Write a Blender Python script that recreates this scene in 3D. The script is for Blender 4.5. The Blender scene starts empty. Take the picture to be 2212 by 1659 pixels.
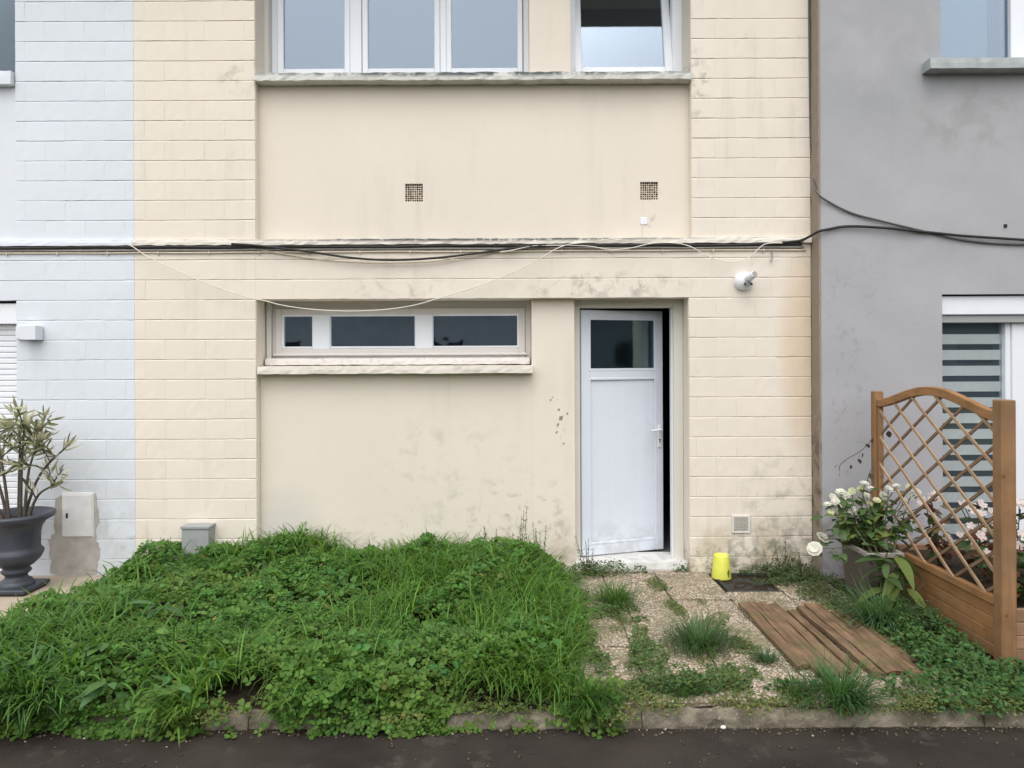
import bpy, bmesh, math, random
import numpy as np
from mathutils import Vector, Matrix, Euler
random.seed(7); rng = np.random.default_rng(7)
R = math.radians
sc = bpy.context.scene
COL = sc.collection
# ------------------------------------------------------------------ camera
CAMZ, DIST, F, ROLL, HOR = 1.78, 6.15, 1600.0, 0.0045, 775.0
cam = bpy.data.objects.new('camera', bpy.data.cameras.new('camera'))
COL.objects.link(cam)
cam.data.sensor_width = 36.0
cam.data.lens = F / 2212 * 36.0
cam.data.shift_y = -(829.5 - HOR) / 2212
cam.data.clip_start = 0.05; cam.data.clip_end = 900
cam.matrix_world = Matrix.Translation((0, -DIST, CAMZ)) @ Matrix.Rotation(R(90), 4, 'X') @ Matrix.Rotation(-ROLL, 4, 'Z')
sc.camera = cam
# ------------------------------------------------------------------ sky, sun, exposure
SUN_EL, SUN_AZ = 62.0, 190.0
w = bpy.data.worlds.new('World'); sc.world = w; w.use_nodes = True
nt = w.node_tree
bg = nt.nodes['Background']
sky = nt.nodes.new('ShaderNodeTexSky'); sky.sky_type = 'NISHITA'; sky.sun_disc = False
sky.sun_elevation = R(SUN_EL); sky.sun_rotation = R(SUN_AZ)
sky.air_density = 1.0; sky.dust_density = 4.0; sky.ozone_density = 1.0
hs = nt.nodes.new('ShaderNodeHueSaturation'); hs.inputs['Saturation'].default_value = 0.28
nt.links.new(sky.outputs[0], hs.inputs['Color']); nt.links.new(hs.outputs[0], bg.inputs['Color'])
bg.inputs['Strength'].default_value = 0.115
sun = bpy.data.objects.new('sun', bpy.data.lights.new('sun', 'SUN')); COL.objects.link(sun)
sun.data.energy = 1.5; sun.data.angle = R(125); sun.data.color = (1.0, 0.97, 0.93)
az = R(SUN_AZ)
sdir = Vector((math.sin(az) * math.cos(R(SUN_EL)), math.cos(az) * math.cos(R(SUN_EL)), math.sin(R(SUN_EL))))
sun.rotation_euler = sdir.to_track_quat('Z', 'Y').to_euler()
sun.location = sdir * 30
sc.view_settings.view_transform = 'Standard'; sc.view_settings.look = 'None'
sc.view_settings.exposure = 0.68; sc.view_settings.gamma = 1.0
sc.view_settings.use_curve_mapping = False
sc.render.engine = 'CYCLES'
sc.cycles.max_bounces = 6; sc.cycles.diffuse_bounces = 3; sc.cycles.glossy_bounces = 3; sc.cycles.transmission_bounces = 4; sc.cycles.transparent_max_bounces = 8

# ------------------------------------------------------------------ helpers: measures
def corr(u, v):
    du, dv = u - 1106.0, v - 829.5
    return du - ROLL * dv, dv + ROLL * du + 829.5
def P(u, v, y=0.0):                 # a point on the upright plane at depth y
    du, vv = corr(u, v); d = y + DIST
    return Vector((du / F * d, y, CAMZ + (HOR - vv) / F * d))
def G(u, v, z=0.0):                 # a point on the level plane at height z
    du, vv = corr(u, v); d = F * (CAMZ - z) / (vv - HOR)
    return Vector((du / F * d, d - DIST, z))
# ------------------------------------------------------------------ helpers: meshes
WL = {}
def wl(p): return WL.get(p, Vector((0, 0, 0))) if p else Vector((0, 0, 0))
def link(o, parent, origin):
    COL.objects.link(o)
    origin = Vector(origin); WL[o] = origin
    if parent: o.parent = parent
    o.location = origin - wl(parent)
def thing(name, loc, label, cat, group=None):
    o = bpy.data.objects.new(name, None); o.empty_display_size = 0.1
    link(o, None, loc); tag(o, label, cat, group); return o
def tag(o, label=None, cat=None, group=None, kind=None):
    if label: o['label'] = label
    if cat: o['category'] = cat
    if group: o['group'] = group
    if kind: o['kind'] = kind
    return o
class MB:
    def __init__(s): s.v = []; s.f = []; s.m = []
    def add(s, vs, fs, mi=0):
        b = len(s.v); s.v += [Vector(x) for x in vs]; s.f += [tuple(b + i for i in f) for f in fs]; s.m += [mi] * len(fs); return s
    def box(s, x0, x1, y0, y1, z0, z1, mi=0):
        vs = [(x0,y0,z0),(x1,y0,z0),(x1,y1,z0),(x0,y1,z0),(x0,y0,z1),(x1,y0,z1),(x1,y1,z1),(x0,y1,z1)]
        return s.add(vs, [(0,3,2,1),(4,5,6,7),(0,1,5,4),(1,2,6,5),(2,3,7,6),(3,0,4,7)], mi)
    def bar(s, a, b, wd, th, up=(0,0,1), mi=0):
        a, b = Vector(a), Vector(b); t = (b - a).normalized(); up = Vector(up)
        n = t.cross(up).normalized(); q = n.cross(t).normalized()
        vs = []
        for p in (a, b):
            for i, j in ((-1,-1),(1,-1),(1,1),(-1,1)): vs.append(p + n * (i * th / 2) + q * (j * wd / 2))
        return s.add(vs, [(0,1,2,3),(7,6,5,4),(0,4,5,1),(1,5,6,2),(2,6,7,3),(3,7,4,0)], mi)
    def tube(s, pts, rad, n=8, mi=0, cap=True):
        pts = [Vector(p) for p in pts]; m = len(pts)
        rs = rad if isinstance(rad, (list, tuple)) else [rad] * m
        base = len(s.v); ref = Vector((0.31, 0.17, 0.93))
        for i, p in enumerate(pts):
            t = (pts[min(i+1, m-1)] - pts[max(i-1, 0)]).normalized()
            a = t.cross(ref)
            if a.length < 1e-3: a = t.cross(Vector((1, 0, 0)))
            a.normalize(); b = t.cross(a)
            for k in range(n):
                an = 2 * math.pi * k / n
                s.v.append(p + (a * math.cos(an) + b * math.sin(an)) * rs[i])
        for i in range(m - 1):
            for k in range(n):
                s.f.append((base+i*n+k, base+i*n+(k+1)%n, base+(i+1)*n+(k+1)%n, base+(i+1)*n+k)); s.m.append(mi)
        if cap:
            s.f.append(tuple(base + k for k in reversed(range(n)))); s.f.append(tuple(base+(m-1)*n+k for k in range(n))); s.m += [mi, mi]
        return s
    def lathe(s, prof, c=(0,0,0), n=32, mi=0, axis=None):
        c = Vector(c); base = len(s.v); M = axis.to_3x3() if axis else Matrix.Identity(3)
        for r, z in prof:
            for k in range(n):
                an = 2*math.pi*k/n; s.v.append(c + M @ Vector((r*math.cos(an), r*math.sin(an), z)))
        for i in range(len(prof)-1):
            for k in range(n):
                s.f.append((base+i*n+k, base+i*n+(k+1)%n, base+(i+1)*n+(k+1)%n, base+(i+1)*n+k)); s.m.append(mi)
        return s
    def xf(s, M): s.v = [M @ v for v in s.v]; return s
    def build(s, name, mat, parent=None, bev=0.0, seg=1, smooth=False, origin=None):
        if origin is None:
            xs = [v.x for v in s.v]; ys = [v.y for v in s.v]; zs = [v.z for v in s.v]
            origin = ((min(xs)+max(xs))/2, (min(ys)+max(ys))/2, min(zs))
        og = Vector(origin)
        me = bpy.data.meshes.new(name)
        me.from_pydata([v - og for v in s.v], [], s.f)
        for p, i in zip(me.polygons, s.m): p.material_index = i
        if bev > 0:
            bm = bmesh.new(); bm.from_mesh(me)
            bmesh.ops.recalc_face_normals(bm, faces=bm.faces)
            ed = [e for e in bm.edges if len(e.link_faces) == 2 and e.calc_face_angle(0) > 0.5]
            bmesh.ops.bevel(bm, geom=ed, offset=bev, segments=seg, affect='EDGES', profile=0.5)
            bm.to_mesh(me); bm.free()
        for mm in (mat if isinstance(mat, (list, tuple)) else [mat]): me.materials.append(mm)
        if smooth:
            for p in me.polygons: p.use_smooth = True
        o = bpy.data.objects.new(name, me); link(o, parent, og); return o
def box(name, mat, parent, x0, x1, y0, y1, z0, z1, bev=0.0, **k): return MB().box(x0,x1,y0,y1,z0,z1).build(name, mat, parent, bev, **k)
def smooth_path(pts, sub=8):
    pts = [Vector(p) for p in pts]; out = []
    for i in range(len(pts)-1):
        p0, p1, p2, p3 = pts[max(i-1,0)], pts[i], pts[i+1], pts[min(i+2, len(pts)-1)]
        for k in range(sub):
            t = k/sub
            out.append(0.5*((2*p1)+(-p0+p2)*t+(2*p0-5*p1+4*p2-p3)*t*t+(-p0+3*p1-3*p2+p3)*t**3))
    out.append(pts[-1]); return out
def np_mesh(name, V, faces_per, FT, colors, mat, origin=(0,0,0)):
    """V (n,k,3) instances of a k-vertex leaf; FT: list of equal-length faces"""
    n, k, _ = V.shape; FT = np.array(FT); m, L = FT.shape
    me = bpy.data.meshes.new(name)
    me.vertices.add(n*k); me.vertices.foreach_set('co', (V - np.array(origin)).reshape(-1).astype(np.float32))
    idx = (FT[None] + (np.arange(n)*k)[:, None, None]).reshape(-1)
    me.loops.add(len(idx)); me.loops.foreach_set('vertex_index', idx.astype(np.int32))
    me.polygons.add(n*m)
    me.polygons.foreach_set('loop_start', (np.arange(n*m)*L).astype(np.int32))
    me.update(calc_edges=True)
    ca = me.color_attributes.new('col', 'FLOAT_COLOR', 'POINT')
    c4 = np.ones((n, k, 4), np.float32); c4[:, :, :3] = colors[:, None, :]
    ca.data.foreach_set('color', c4.reshape(-1))
    me.materials.append(mat); me.validate()
    return me

# ------------------------------------------------------------------ materials
def newmat(name):
    m = bpy.data.materials.new(name); m.use_nodes = True
    return m, m.node_tree, m.node_tree.nodes['Principled BSDF']
class N:
    def __init__(s, t): s.t = t
    def n(s, ty, **k):
        x = s.t.nodes.new(ty)
        for a, b in k.items(): setattr(x, a, b)
        return x
    def l(s, a, b): s.t.links.new(a, b)
    def pos(s): return s.n('ShaderNodeNewGeometry').outputs['Position']
    def obj(s): return s.n('ShaderNodeTexCoord').outputs['Object']
    def map(s, vec, scale=(1,1,1), loc=(0,0,0)):
        m = s.n('ShaderNodeMapping'); m.inputs['Scale'].default_value = scale; m.inputs['Location'].default_value = loc
        s.l(vec, m.inputs['Vector']); return m.outputs[0]
    def noise(s, vec, scale, detail=4, rough=0.55, dist=0.0):
        m = s.n('ShaderNodeTexNoise'); m.inputs['Scale'].default_value = scale; m.inputs['Detail'].default_value = detail
        m.inputs['Roughness'].default_value = rough; m.inputs['Distortion'].default_value = dist
        s.l(vec, m.inputs['Vector']); return m.outputs['Fac']
    def rng(s, x, a, b, c=0.0, d=1.0):
        m = s.n('ShaderNodeMapRange'); s.l(x, m.inputs['Value'])
        for i, q in zip(('From Min','From Max','To Min','To Max'), (a, b, c, d)): m.inputs[i].default_value = q
        return m.outputs[0]
    def math(s, op, a, b=None):
        m = s.n('ShaderNodeMath', operation=op)
        for i, q in enumerate((a, b)):
            if q is None: continue
            if isinstance(q, (int, float)): m.inputs[i].default_value = q
            else: s.l(q, m.inputs[i])
        return m.outputs[0]
    def mix(s, f, a, b, mode='MIX'):
        m = s.n('ShaderNodeMix', data_type='RGBA', blend_type=mode)
        for i, q in ((0, f), (6, a), (7, b)):
            if isinstance(q, (int, float)): m.inputs[i].default_value = q
            elif isinstance(q, tuple): m.inputs[i].default_value = (*q[:3], 1)
            else: s.l(q, m.inputs[i])
        return m.outputs[2]
    def ramp(s, x, stops):
        m = s.n('ShaderNodeValToRGB'); s.l(x, m.inputs[0]); e = m.color_ramp.elements
        e[0].position, e[0].color = stops[0][0], (*stops[0][1], 1); e[1].position, e[1].color = stops[-1][0], (*stops[-1][1], 1)
        for p, c in stops[1:-1]:
            q = e.new(p); q.color = (*c, 1)
        return m.outputs[0]
    def bump(s, h, strength, dist, bsdf, nrm=None):
        m = s.n('ShaderNodeBump'); m.inputs['Strength'].default_value = strength; m.inputs['Distance'].default_value = dist
        s.l(h, m.inputs['Height'])
        if nrm: s.l(nrm, m.inputs['Normal'])
        s.l(m.outputs[0], bsdf.inputs['Normal']); return m.outputs[0]
    def blob(s, x, z, cx, cz, rx, rz):
        a = s.math('POWER', s.math('ABSOLUTE', s.math('DIVIDE', s.math('SUBTRACT', x, cx), rx)), 2.0)
        b = s.math('POWER', s.math('ABSOLUTE', s.math('DIVIDE', s.math('SUBTRACT', z, cz), rz)), 2.0)
        return s.rng(s.math('ADD', a, b), 1.0, 0.15)
def simple(name, col, rough=0.5, spec=0.5, var=0.0, vs=20.0, bump=0.0, bs=200.0, metallic=0.0, bd=0.002):
    m, t, b = newmat(name); q = N(t)
    b.inputs['Roughness'].default_value = rough; b.inputs['Specular IOR Level'].default_value = spec; b.inputs['Metallic'].default_value = metallic
    b.inputs['Base Color'].default_value = (*col, 1)
    if var:
        f = q.noise(q.pos(), vs, 6)
        c = q.mix(q.rng(f, .3, .7), tuple(x*(1-var) for x in col), tuple(min(x*(1+var), 1) for x in col))
        q.l(c, b.inputs['Base Color'])
    if bump: q.bump(q.noise(q.pos(), bs, 4), bump, bd, b)
    return m
def paint(name, col, stains=(), grime=(0.30,0.30,0.25), amount=0.25, tint=None, streak=0.35, bump=0.25, bs=140.0, wob=0.0):
    """painted masonry: tonal drift, faint run-off streaks, mildew blobs (cx,cz,rx,rz,strength,colour,noise scale,threshold)"""
    m, t, b = newmat(name); q = N(t); p = q.pos()
    b.inputs['Roughness'].default_value = 0.85; b.inputs['Specular IOR Level'].default_value = 0.25
    sx = q.n('ShaderNodeSeparateXYZ'); q.l(p, sx.inputs[0]); x, z = sx.outputs[0], sx.outputs[2]
    c = q.mix(q.rng(q.noise(p, 0.9, 5), .3, .7), tuple(k*0.965 for k in col), tuple(min(k*1.02,1) for k in col))
    c = q.mix(q.rng(q.noise(p, 9, 6), .45, .75, 0, .25), c, tuple(k*0.9 for k in col))
    st = q.math('MULTIPLY', q.rng(q.noise(q.map(p, (7, 7, .55)), 1.0, 6, .6), .52, .78), q.rng(q.noise(p, .7, 3), .45, .62))
    c = q.mix(q.math('MULTIPLY', st, streak), c, grime)
    sp = q.math('MULTIPLY', q.rng(q.noise(p, 26, 3, .6), .66, .73), q.rng(q.noise(p, 1.7, 3), .52, .66))
    c = q.mix(q.math('MULTIPLY', sp, amount), c, grime)
    for cx, cz, rx, rz, s_, sc_, ns, th in stains:
        mk = q.blob(x, z, cx, cz, rx, rz)
        if ns: mk = q.math('MULTIPLY', mk, q.rng(q.noise(p, ns, 6, .65, .4), th, th + .16))
        c = q.mix(q.math('MULTIPLY', mk, s_), c, sc_)
    c = q.mix(q.rng(q.n('ShaderNodeObjectInfo').outputs['Random'], 0, 1, 0, .08), c, tuple(k*.72 for k in col))
    if tint: c = q.mix(tint[1], c, tint[0], 'MULTIPLY')
    q.l(c, b.inputs['Base Color'])
    h = q.math('ADD', q.math('MULTIPLY', q.noise(p, bs, 3), .5), q.math('MULTIPLY', q.noise(p, 18, 4), 1.2 + wob))
    q.bump(h, bump, 0.004, b)
    return m
def wood(name, c1, c2, axis=0, rough=0.7, grain=60.0, bump=0.3, green=0.0):
    m, t, b = newmat(name); q = N(t); p = q.obj()
    oi = q.n('ShaderNodeObjectInfo'); r = oi.outputs['Random']
    vm = q.n('ShaderNodeVectorMath', operation='ADD'); q.l(p, vm.inputs[0])
    cb = q.n('ShaderNodeCombineXYZ'); q.l(q.math('MULTIPLY', r, 37.0), cb.inputs[0]); q.l(q.math('MULTIPLY', r, 11.0), cb.inputs[1]); q.l(cb.outputs[0], vm.inputs[1])
    s_ = [grain]*3; s_[axis] = grain*0.05
    f = q.noise(q.map(vm.outputs[0], tuple(s_)), 1.0, 6, .6, .6)
    c = q.mix(q.rng(f, .3, .7), c1, c2)
    c = q.mix(q.rng(q.noise(vm.outputs[0], 5, 4), .4, .7, 0, .6), c, tuple(k*.5 for k in c1))
    c = q.mix(q.rng(q.noise(vm.outputs[0], 2.2, 5), .50, .68, 0, .30), c, (.30, .22, .15))
    vk = q.n('ShaderNodeTexVoronoi'); vk.inputs['Scale'].default_value = 4.5; q.l(vm.outputs[0], vk.inputs['Vector'])
    c = q.mix(q.rng(vk.outputs['Distance'], .07, .035, 0, .7), c, tuple(k*.35 for k in c1))
    c = q.mix(q.rng(r, 0, 1, 0, .3), c, tuple(k*.55 for k in c2))
    if green:
        c = q.mix(q.math('MULTIPLY', q.rng(q.noise(q.pos(), 7, 6), .5, .65), green), c, (.09, .10, .03))
    q.l(c, b.inputs['Base Color']); b.inputs['Roughness'].default_value = rough; b.inputs['Specular IOR Level'].default_value = .3
    q.bump(f, bump, 0.003, b); return m
def leafmat(name, rough=0.5, trans=0.35, sat=(1.25,1.35,.6)):
    m, t, b = newmat(name); q = N(t)
    a = q.n('ShaderNodeAttribute', attribute_name='col')
    q.l(a.outputs['Color'], b.inputs['Base Color']); b.inputs['Roughness'].default_value = rough; b.inputs['Specular IOR Level'].default_value = .18
    tr = q.n('ShaderNodeBsdfTranslucent'); q.l(q.mix(1.0, a.outputs['Color'], sat, 'MULTIPLY'), tr.inputs['Color'])
    mx = q.n('ShaderNodeMixShader'); mx.inputs[0].default_value = trans
    q.l(b.outputs[0], mx.inputs[1]); q.l(tr.outputs[0], mx.inputs[2]); q.l(mx.outputs[0], t.nodes['Material Output'].inputs['Surface'])
    return m
def leafcol(name, c, trans=.3, var=.25, rough=.5):
    m, t, b = newmat(name); q = N(t)
    r = q.n('ShaderNodeObjectInfo').outputs['Random']
    cc = q.mix(r, tuple(k*(1-var) for k in c), tuple(min(1, k*(1+var)) for k in c))
    cc = q.mix(q.rng(q.noise(q.obj(), 60, 3), .45, .7, 0, .35), cc, tuple(k*.7 for k in c))
    q.l(cc, b.inputs['Base Color']); b.inputs['Roughness'].default_value = rough; b.inputs['Specular IOR Level'].default_value = .35
    tr = q.n('ShaderNodeBsdfTranslucent'); q.l(cc, tr.inputs['Color'])
    mx = q.n('ShaderNodeMixShader'); mx.inputs[0].default_value = trans
    q.l(b.outputs[0], mx.inputs[1]); q.l(tr.outputs[0], mx.inputs[2]); q.l(mx.outputs[0], t.nodes['Material Output'].inputs['Surface'])
    return m
def glass(name, refl, tint=(0.80,0.88,1.0), rough=0.02, wav=0.0, clear=(.75,.8,.82)):
    m, t, b = newmat(name); q = N(t); t.nodes.remove(b)
    g = q.n('ShaderNodeBsdfGlossy'); g.inputs['Color'].default_value = (*tint, 1); g.inputs['Roughness'].default_value = rough
    tr = q.n('ShaderNodeBsdfTransparent'); tr.inputs['Color'].default_value = (*clear, 1)
    mx = q.n('ShaderNodeMixShader')
    fr = q.n('ShaderNodeFresnel'); fr.inputs['IOR'].default_value = 1.5
    q.l(q.math('ADD', q.math('MULTIPLY', fr.outputs[0], .8), refl), mx.inputs[0])
    q.l(tr.outputs[0], mx.inputs[1]); q.l(g.outputs[0], mx.inputs[2]); q.l(mx.outputs[0], t.nodes['Material Output'].inputs['Surface'])
    if wav:
        bp = q.n('ShaderNodeBump'); bp.inputs['Strength'].default_value = wav; bp.inputs['Distance'].default_value = .004
        q.l(q.noise(q.pos(), 2.5, 2), bp.inputs['Height']); q.l(bp.outputs[0], g.inputs['Normal'])
    return m

CR = (0.79, 0.727, 0.632); WH = (0.70, 0.745, 0.80); GY = (0.40, 0.40, 0.42)
MILD = (0.22, 0.225, 0.18); OCH = (0.60, 0.40, 0.20); DKM = (0.09, 0.085, 0.06)
M = {}
ST = [(2.42, 1.85, .24, 1.05, .40, OCH, 0, 0), (2.0, 0.0, 1.0, .5, .55, (.45,.36,.22), 4, .38), (2.30, 0.05, .95, .45, .8, MILD, 9, .45), (2.2, .02, .9, .24, .92, DKM, 16, .49),
      (2.25, .55, .45, .5, .45, MILD, 6, .5), (1.6, 0.0, .3, .25, .8, DKM, 20, .52), (-0.9, 2.36, .75, .14, .35, MILD, 7, .52), (0.75, 2.38, .85, .14, .65, MILD, 8, .50),
      (2.15, 4.35, .45, .25, .7, MILD, 16, .6), (-2.25, 4.15, .22, .2, .4, MILD, 9, .5), (-2.9, 0.2, .4, .25, .3, MILD, 8, .5),
      (1.55, 4.05, .12, .35, .6, MILD, 12, .48)]
M['cream_block'] = paint('cream_block', CR, ST)
M['cream_render'] = paint('cream_render', (0.785, 0.718, 0.622), [(-.55, .85, .75, .6, .32, (.36,.36,.31), 6, .53), (.05, .45, .55, .42, .6, MILD, 9, .54), (-.5, .1, 1.7, .45, .45, MILD, 12, .52), (.1, .1, .6, .3, .4, (.50,.40,.25), 5, .42),
      (.42, 1.33, .06, .35, .85, (.16,.14,.11), 26, .60), (-1.9, .3, .35, .5, .3, (.42,.46,.50), 0, 0), (.43, .1, .1, .4, .4, MILD, 8, .5), (1.17, 2.98, .06, .2, .5, MILD, 14, .5)], streak=.22, bump=.18)
M['ledge_dirty'] = paint('ledge_dirty', (0.74, 0.70, 0.63), [(-.35, 2.775, 2.2, .028, .97, (.075,.08,.075), 11, .34), (.3, 2.76, 1.6, .03, .5, MILD, 8, .5)], bump=.5)
M['sill_dirty'] = paint('sill_dirty', (0.64, 0.64, 0.60), [(-.3, 4.15, 2.4, .042, .97, (.085,.10,.105), 8, .37), (-.3, 4.10, 2.2, .03, .5, (.25,.27,.26), 15, .5)], bump=.5)
M['sill_low'] = paint('sill_low', (0.74, 0.69, 0.61), [(-.9, 1.70, 1.6, .05, .35, MILD, 8, .5)], bump=.6)
M['white_block'] = paint('white_block', WH, [(-3.55, .3, .55, .6, .45, (.50,.51,.49), 4, .42), (-3.2, .4, .18, .3, .4, MILD, 10, .55)], streak=.10, amount=.08)
M['white_render'] = paint('white_render', (0.71, 0.75, 0.80), streak=.08, amount=.05, bump=.12)
M['grey_render'] = paint('grey_render', GY, [(2.85, 2.2, .45, .6, .45, (.21,.21,.23), 10, .55), (2.7, 1.5, .25, .6, .4, (.2,.2,.22), 12, .55), (3.0, 4.3, .9, 1.2, .35, (.28,.31,.33), 2.2, .40), (3.4, 2.9, 1.2, 1.2, .30, (.46,.46,.48), 1.6, .45), (2.7, .3, .5, .5, .6, (.20,.19,.17), 5, .42), (3.7, 3.7, .6, .35, .35, (.26,.25,.24), 5, .45), (2.75,1.2,.12,.5,.8,(.13,.13,.14),18,.58)], grime=(.28,.28,.29), streak=.2, amount=.3, bump=.28, bs=90, wob=.3)
M['grey_side'] = paint('grey_side', (0.30, 0.25, 0.20), [(2.49, .7, .3, .8, .7, (.10,.075,.05), 8, .45)], grime=(.12,.10,.08), streak=.6, bump=.6)
M['cement'] = simple('cement', (.44, .41, .375), .9, .2, .18, 9, .4, 90)
M['white_pvc'] = simple('white_pvc', (.80, .83, .88), .35, .5, .02, 6)
M['door_pvc'] = paint('door_pvc', (.74, .79, .88), [(.95, .1, .6, .28, .45, (.40,.40,.36), 7, .45), (1.2, 1.05, .2, .35, .22, (.5,.5,.48), 6, .48)], grime=(.5,.5,.48), streak=.12, amount=.12, bump=.03)
M['door_pvc'].node_tree.nodes['Principled BSDF'].inputs['Roughness'].default_value = .42
M['old_white'] = paint('old_white', (.72, .69, .66), [(-.9, 1.77, 1.6, .045, .6, (.30,.27,.24), 22, .56)], bump=.4, bs=80)
M['frame_cream'] = paint('frame_cream', (.70, .68, .63), streak=.25, bump=.15)
M['glass_upper'] = glass('glass_upper', .135, (.74,.85,1.0))
M['glass_lower'] = glass('glass_lower', .42, (.84,.91,1.0), wav=.9)
M['glass_door'] = glass('glass_door', .13, (.7,.9,.95), .05, wav=.4)
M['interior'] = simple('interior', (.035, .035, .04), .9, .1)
M['dark'] = simple('dark', (.02, .02, .02), .7, .3)
M['rubber'] = simple('rubber', (.025, .024, .023), .55, .4, .2, 40)
M['cable_grey'] = simple('cable_grey', (.30, .285, .26), .6, .4, .15, 30)
M['cable_cream'] = simple('cable_cream', (.66, .58, .47), .55, .4, .08, 20)
M['cable_white'] = simple('cable_white', (.74, .70, .62), .5, .4, .06, 20)
M['grey_box'] = simple('grey_box', (.33, .345, .35), .6, .35, .08, 25)
M['meter_white'] = simple('meter_white', (.74, .74, .74), .5, .4, .06, 12)
M['blind_light'] = simple('blind_light', (.84, .87, .87), .8, .2, .03)
M['urn'] = simple('urn', (.040, .048, .064), .42, .5, .18, 7, .15, 120)
M['soil'] = simple('soil', (.045, .033, .022), .95, .2, .5, 30, 1.0, 60, bd=.02)
M['concrete'] = simple('concrete', (.42, .355, .285), .9, .2, .16, 5, .4, 120)
M['planter_grey'] = simple('planter_grey', (.115, .098, .082), .6, .35, .15, 9, .1, 80)
M['rim_grey'] = simple('rim_grey', (.30, .275, .26), .6, .35, .1, 9)
M['cover'] = simple('cover', (.040, .042, .042), .8, .35, .25, 25, .4, 90)
M['cedar'] = wood('cedar', (.27, .145, .066), (.36, .205, .10), 2, grain=50)
M['cedar_y'] = wood('cedar_y', (.29, .145, .055), (.40, .215, .095), 1, grain=50)
M['cedar_x'] = wood('cedar_x', (.30, .175, .105), (.40, .245, .155), 0, grain=50)
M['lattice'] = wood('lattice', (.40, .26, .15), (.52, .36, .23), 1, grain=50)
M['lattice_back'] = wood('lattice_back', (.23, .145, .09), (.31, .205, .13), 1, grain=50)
M['old_plank'] = wood('old_plank', (.075, .044, .025), (.30, .195, .115), 1, .9, 55, 1.0, green=.5)
M['leaf'] = leafmat('leaf'); M['blade'] = leafmat('blade', .45, .4)
def gravelly(name, dark=1.0):
    m, t, b = newmat(name); q = N(t); p = q.pos()
    v = q.n('ShaderNodeTexVoronoi'); v.inputs['Scale'].default_value = 68; q.l(q.map(p, (1, .8, 1)), v.inputs['Vector'])
    sp = q.n('ShaderNodeSeparateColor'); q.l(v.outputs['Color'], sp.inputs[0])
    c = q.ramp(sp.outputs[0], [(0, (.22,.18,.13)), (.2, (.40,.335,.25)), (.45, (.54,.465,.365)), (.75, (.62,.555,.45)), (.94, (.72,.68,.59)), (1, (.20,.17,.135))])
    c = q.mix(q.rng(v.outputs['Distance'], .30, .62, 0, .85), c, (.16, .115, .07))
    c = q.mix(q.rng(q.noise(p, 2.2, 5), .46, .70, 0, .45), c, (.24, .19, .12))
    c = q.mix(q.math('MULTIPLY', q.rng(q.noise(p, 5, 6), .50, .64), .6), c, (.13, .13, .055))
    q.l(c, b.inputs['Base Color']); b.inputs['Roughness'].default_value = .8
    q.bump(q.math('SUBTRACT', 1.0, v.outputs['Distance']), 1.0, .006, b); return m
M['aggregate'] = gravelly('aggregate')
def asphalt():
    m, t, b = newmat('asphalt'); q = N(t); p = q.pos()
    c = q.mix(q.rng(q.noise(p, 1.6, 6, .6), .35, .62), (.016, .0120, .0105), (.038, .031, .025))
    c = q.mix(q.rng(q.noise(p, 160, 3), .5, .8, 0, .4), c, (.05, .042, .034))
    v = q.n('ShaderNodeTexVoronoi'); v.inputs['Scale'].default_value = 16; q.l(p, v.inputs['Vector'])
    c = q.mix(q.math('MULTIPLY', q.rng(v.outputs['Distance'], .10, .05), q.rng(q.noise(p, 3, 3), .5, .6)), c, (.15, .13, .11))
    c = q.mix(q.math('MULTIPLY', q.rng(q.noise(p, 6, 5), .60, .68), .5), c, (.075, .064, .055))
    q.l(c, b.inputs['Base Color'])
    b.inputs['Specular IOR Level'].default_value = .3
    q.l(q.rng(q.noise(p, 2.4, 4), .35, .65, .55, .9), b.inputs['Roughness'])
    q.bump(q.noise(p, 150, 4), .7, .004, b); return m
M['asphalt'] = asphalt()
def kerbmat():
    m, t, b = newmat('kerb_concrete'); q = N(t); p = q.pos()
    c = q.mix(q.rng(q.noise(p, 8, 6), .35, .7), (.11, .095, .068), (.36, .31, .24))
    c = q.mix(q.math('MULTIPLY', q.rng(q.noise(p, 4, 6), .46, .58), .85), c, (.06, .055, .028))
    c = q.mix(q.rng(q.noise(p, 70, 3), .6, .75, 0, .5), c, (.5, .45, .38))
    q.l(c, b.inputs['Base Color']); b.inputs['Roughness'].default_value = .9
    q.bump(q.noise(p, 40, 5), .9, .012, b); return m
M['kerb'] = kerbmat()

# ------------------------------------------------------------------ setting: ground, road, yard, bed, path, kerb
XB0, XB1 = -3.20, 0.45             # edges of the planted bed
KY = -2.42                          # front of the kerb
tag(MB().add([(-300,-300,-.13),(300,-300,-.13),(300,300,-.13),(-300,300,-.13)], [(0,1,2,3)]).build('ground', simple('far_ground', (.10,.11,.06), .95, .2, .3, .5)), kind='structure')
tag(MB().add([(-80,-9,-.08),(80,-9,-.08),(80,KY+.02,-.08),(-80,KY+.02,-.08)], [(0,1,2,3)]).build('road', M['asphalt']), kind='structure')
tag(box('concrete_yard', M['concrete'], None, -9, XB0, KY+.075, .10, -.12, -.002), kind='structure')
def rough_sheet(name, mat, x0, x1, y0, y1, z, amp, step=.05):
    nx, ny = int((x1-x0)/step)+1, int((y1-y0)/step)+1; mb = MB(); vs = []
    for j in range(ny+1):
        for i in range(nx+1):
            e = 0 if i in (0, nx) or j in (0, ny) else 1
            vs.append((x0+(x1-x0)*i/nx, y0+(y1-y0)*j/ny, z + e*amp*random.uniform(-1, 1)))
    fs = [(j*(nx+1)+i, j*(nx+1)+i+1, (j+1)*(nx+1)+i+1, (j+1)*(nx+1)+i) for j in range(ny) for i in range(nx)]
    return tag(mb.add(vs, fs).build(name, mat, smooth=True), kind='structure')
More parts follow.
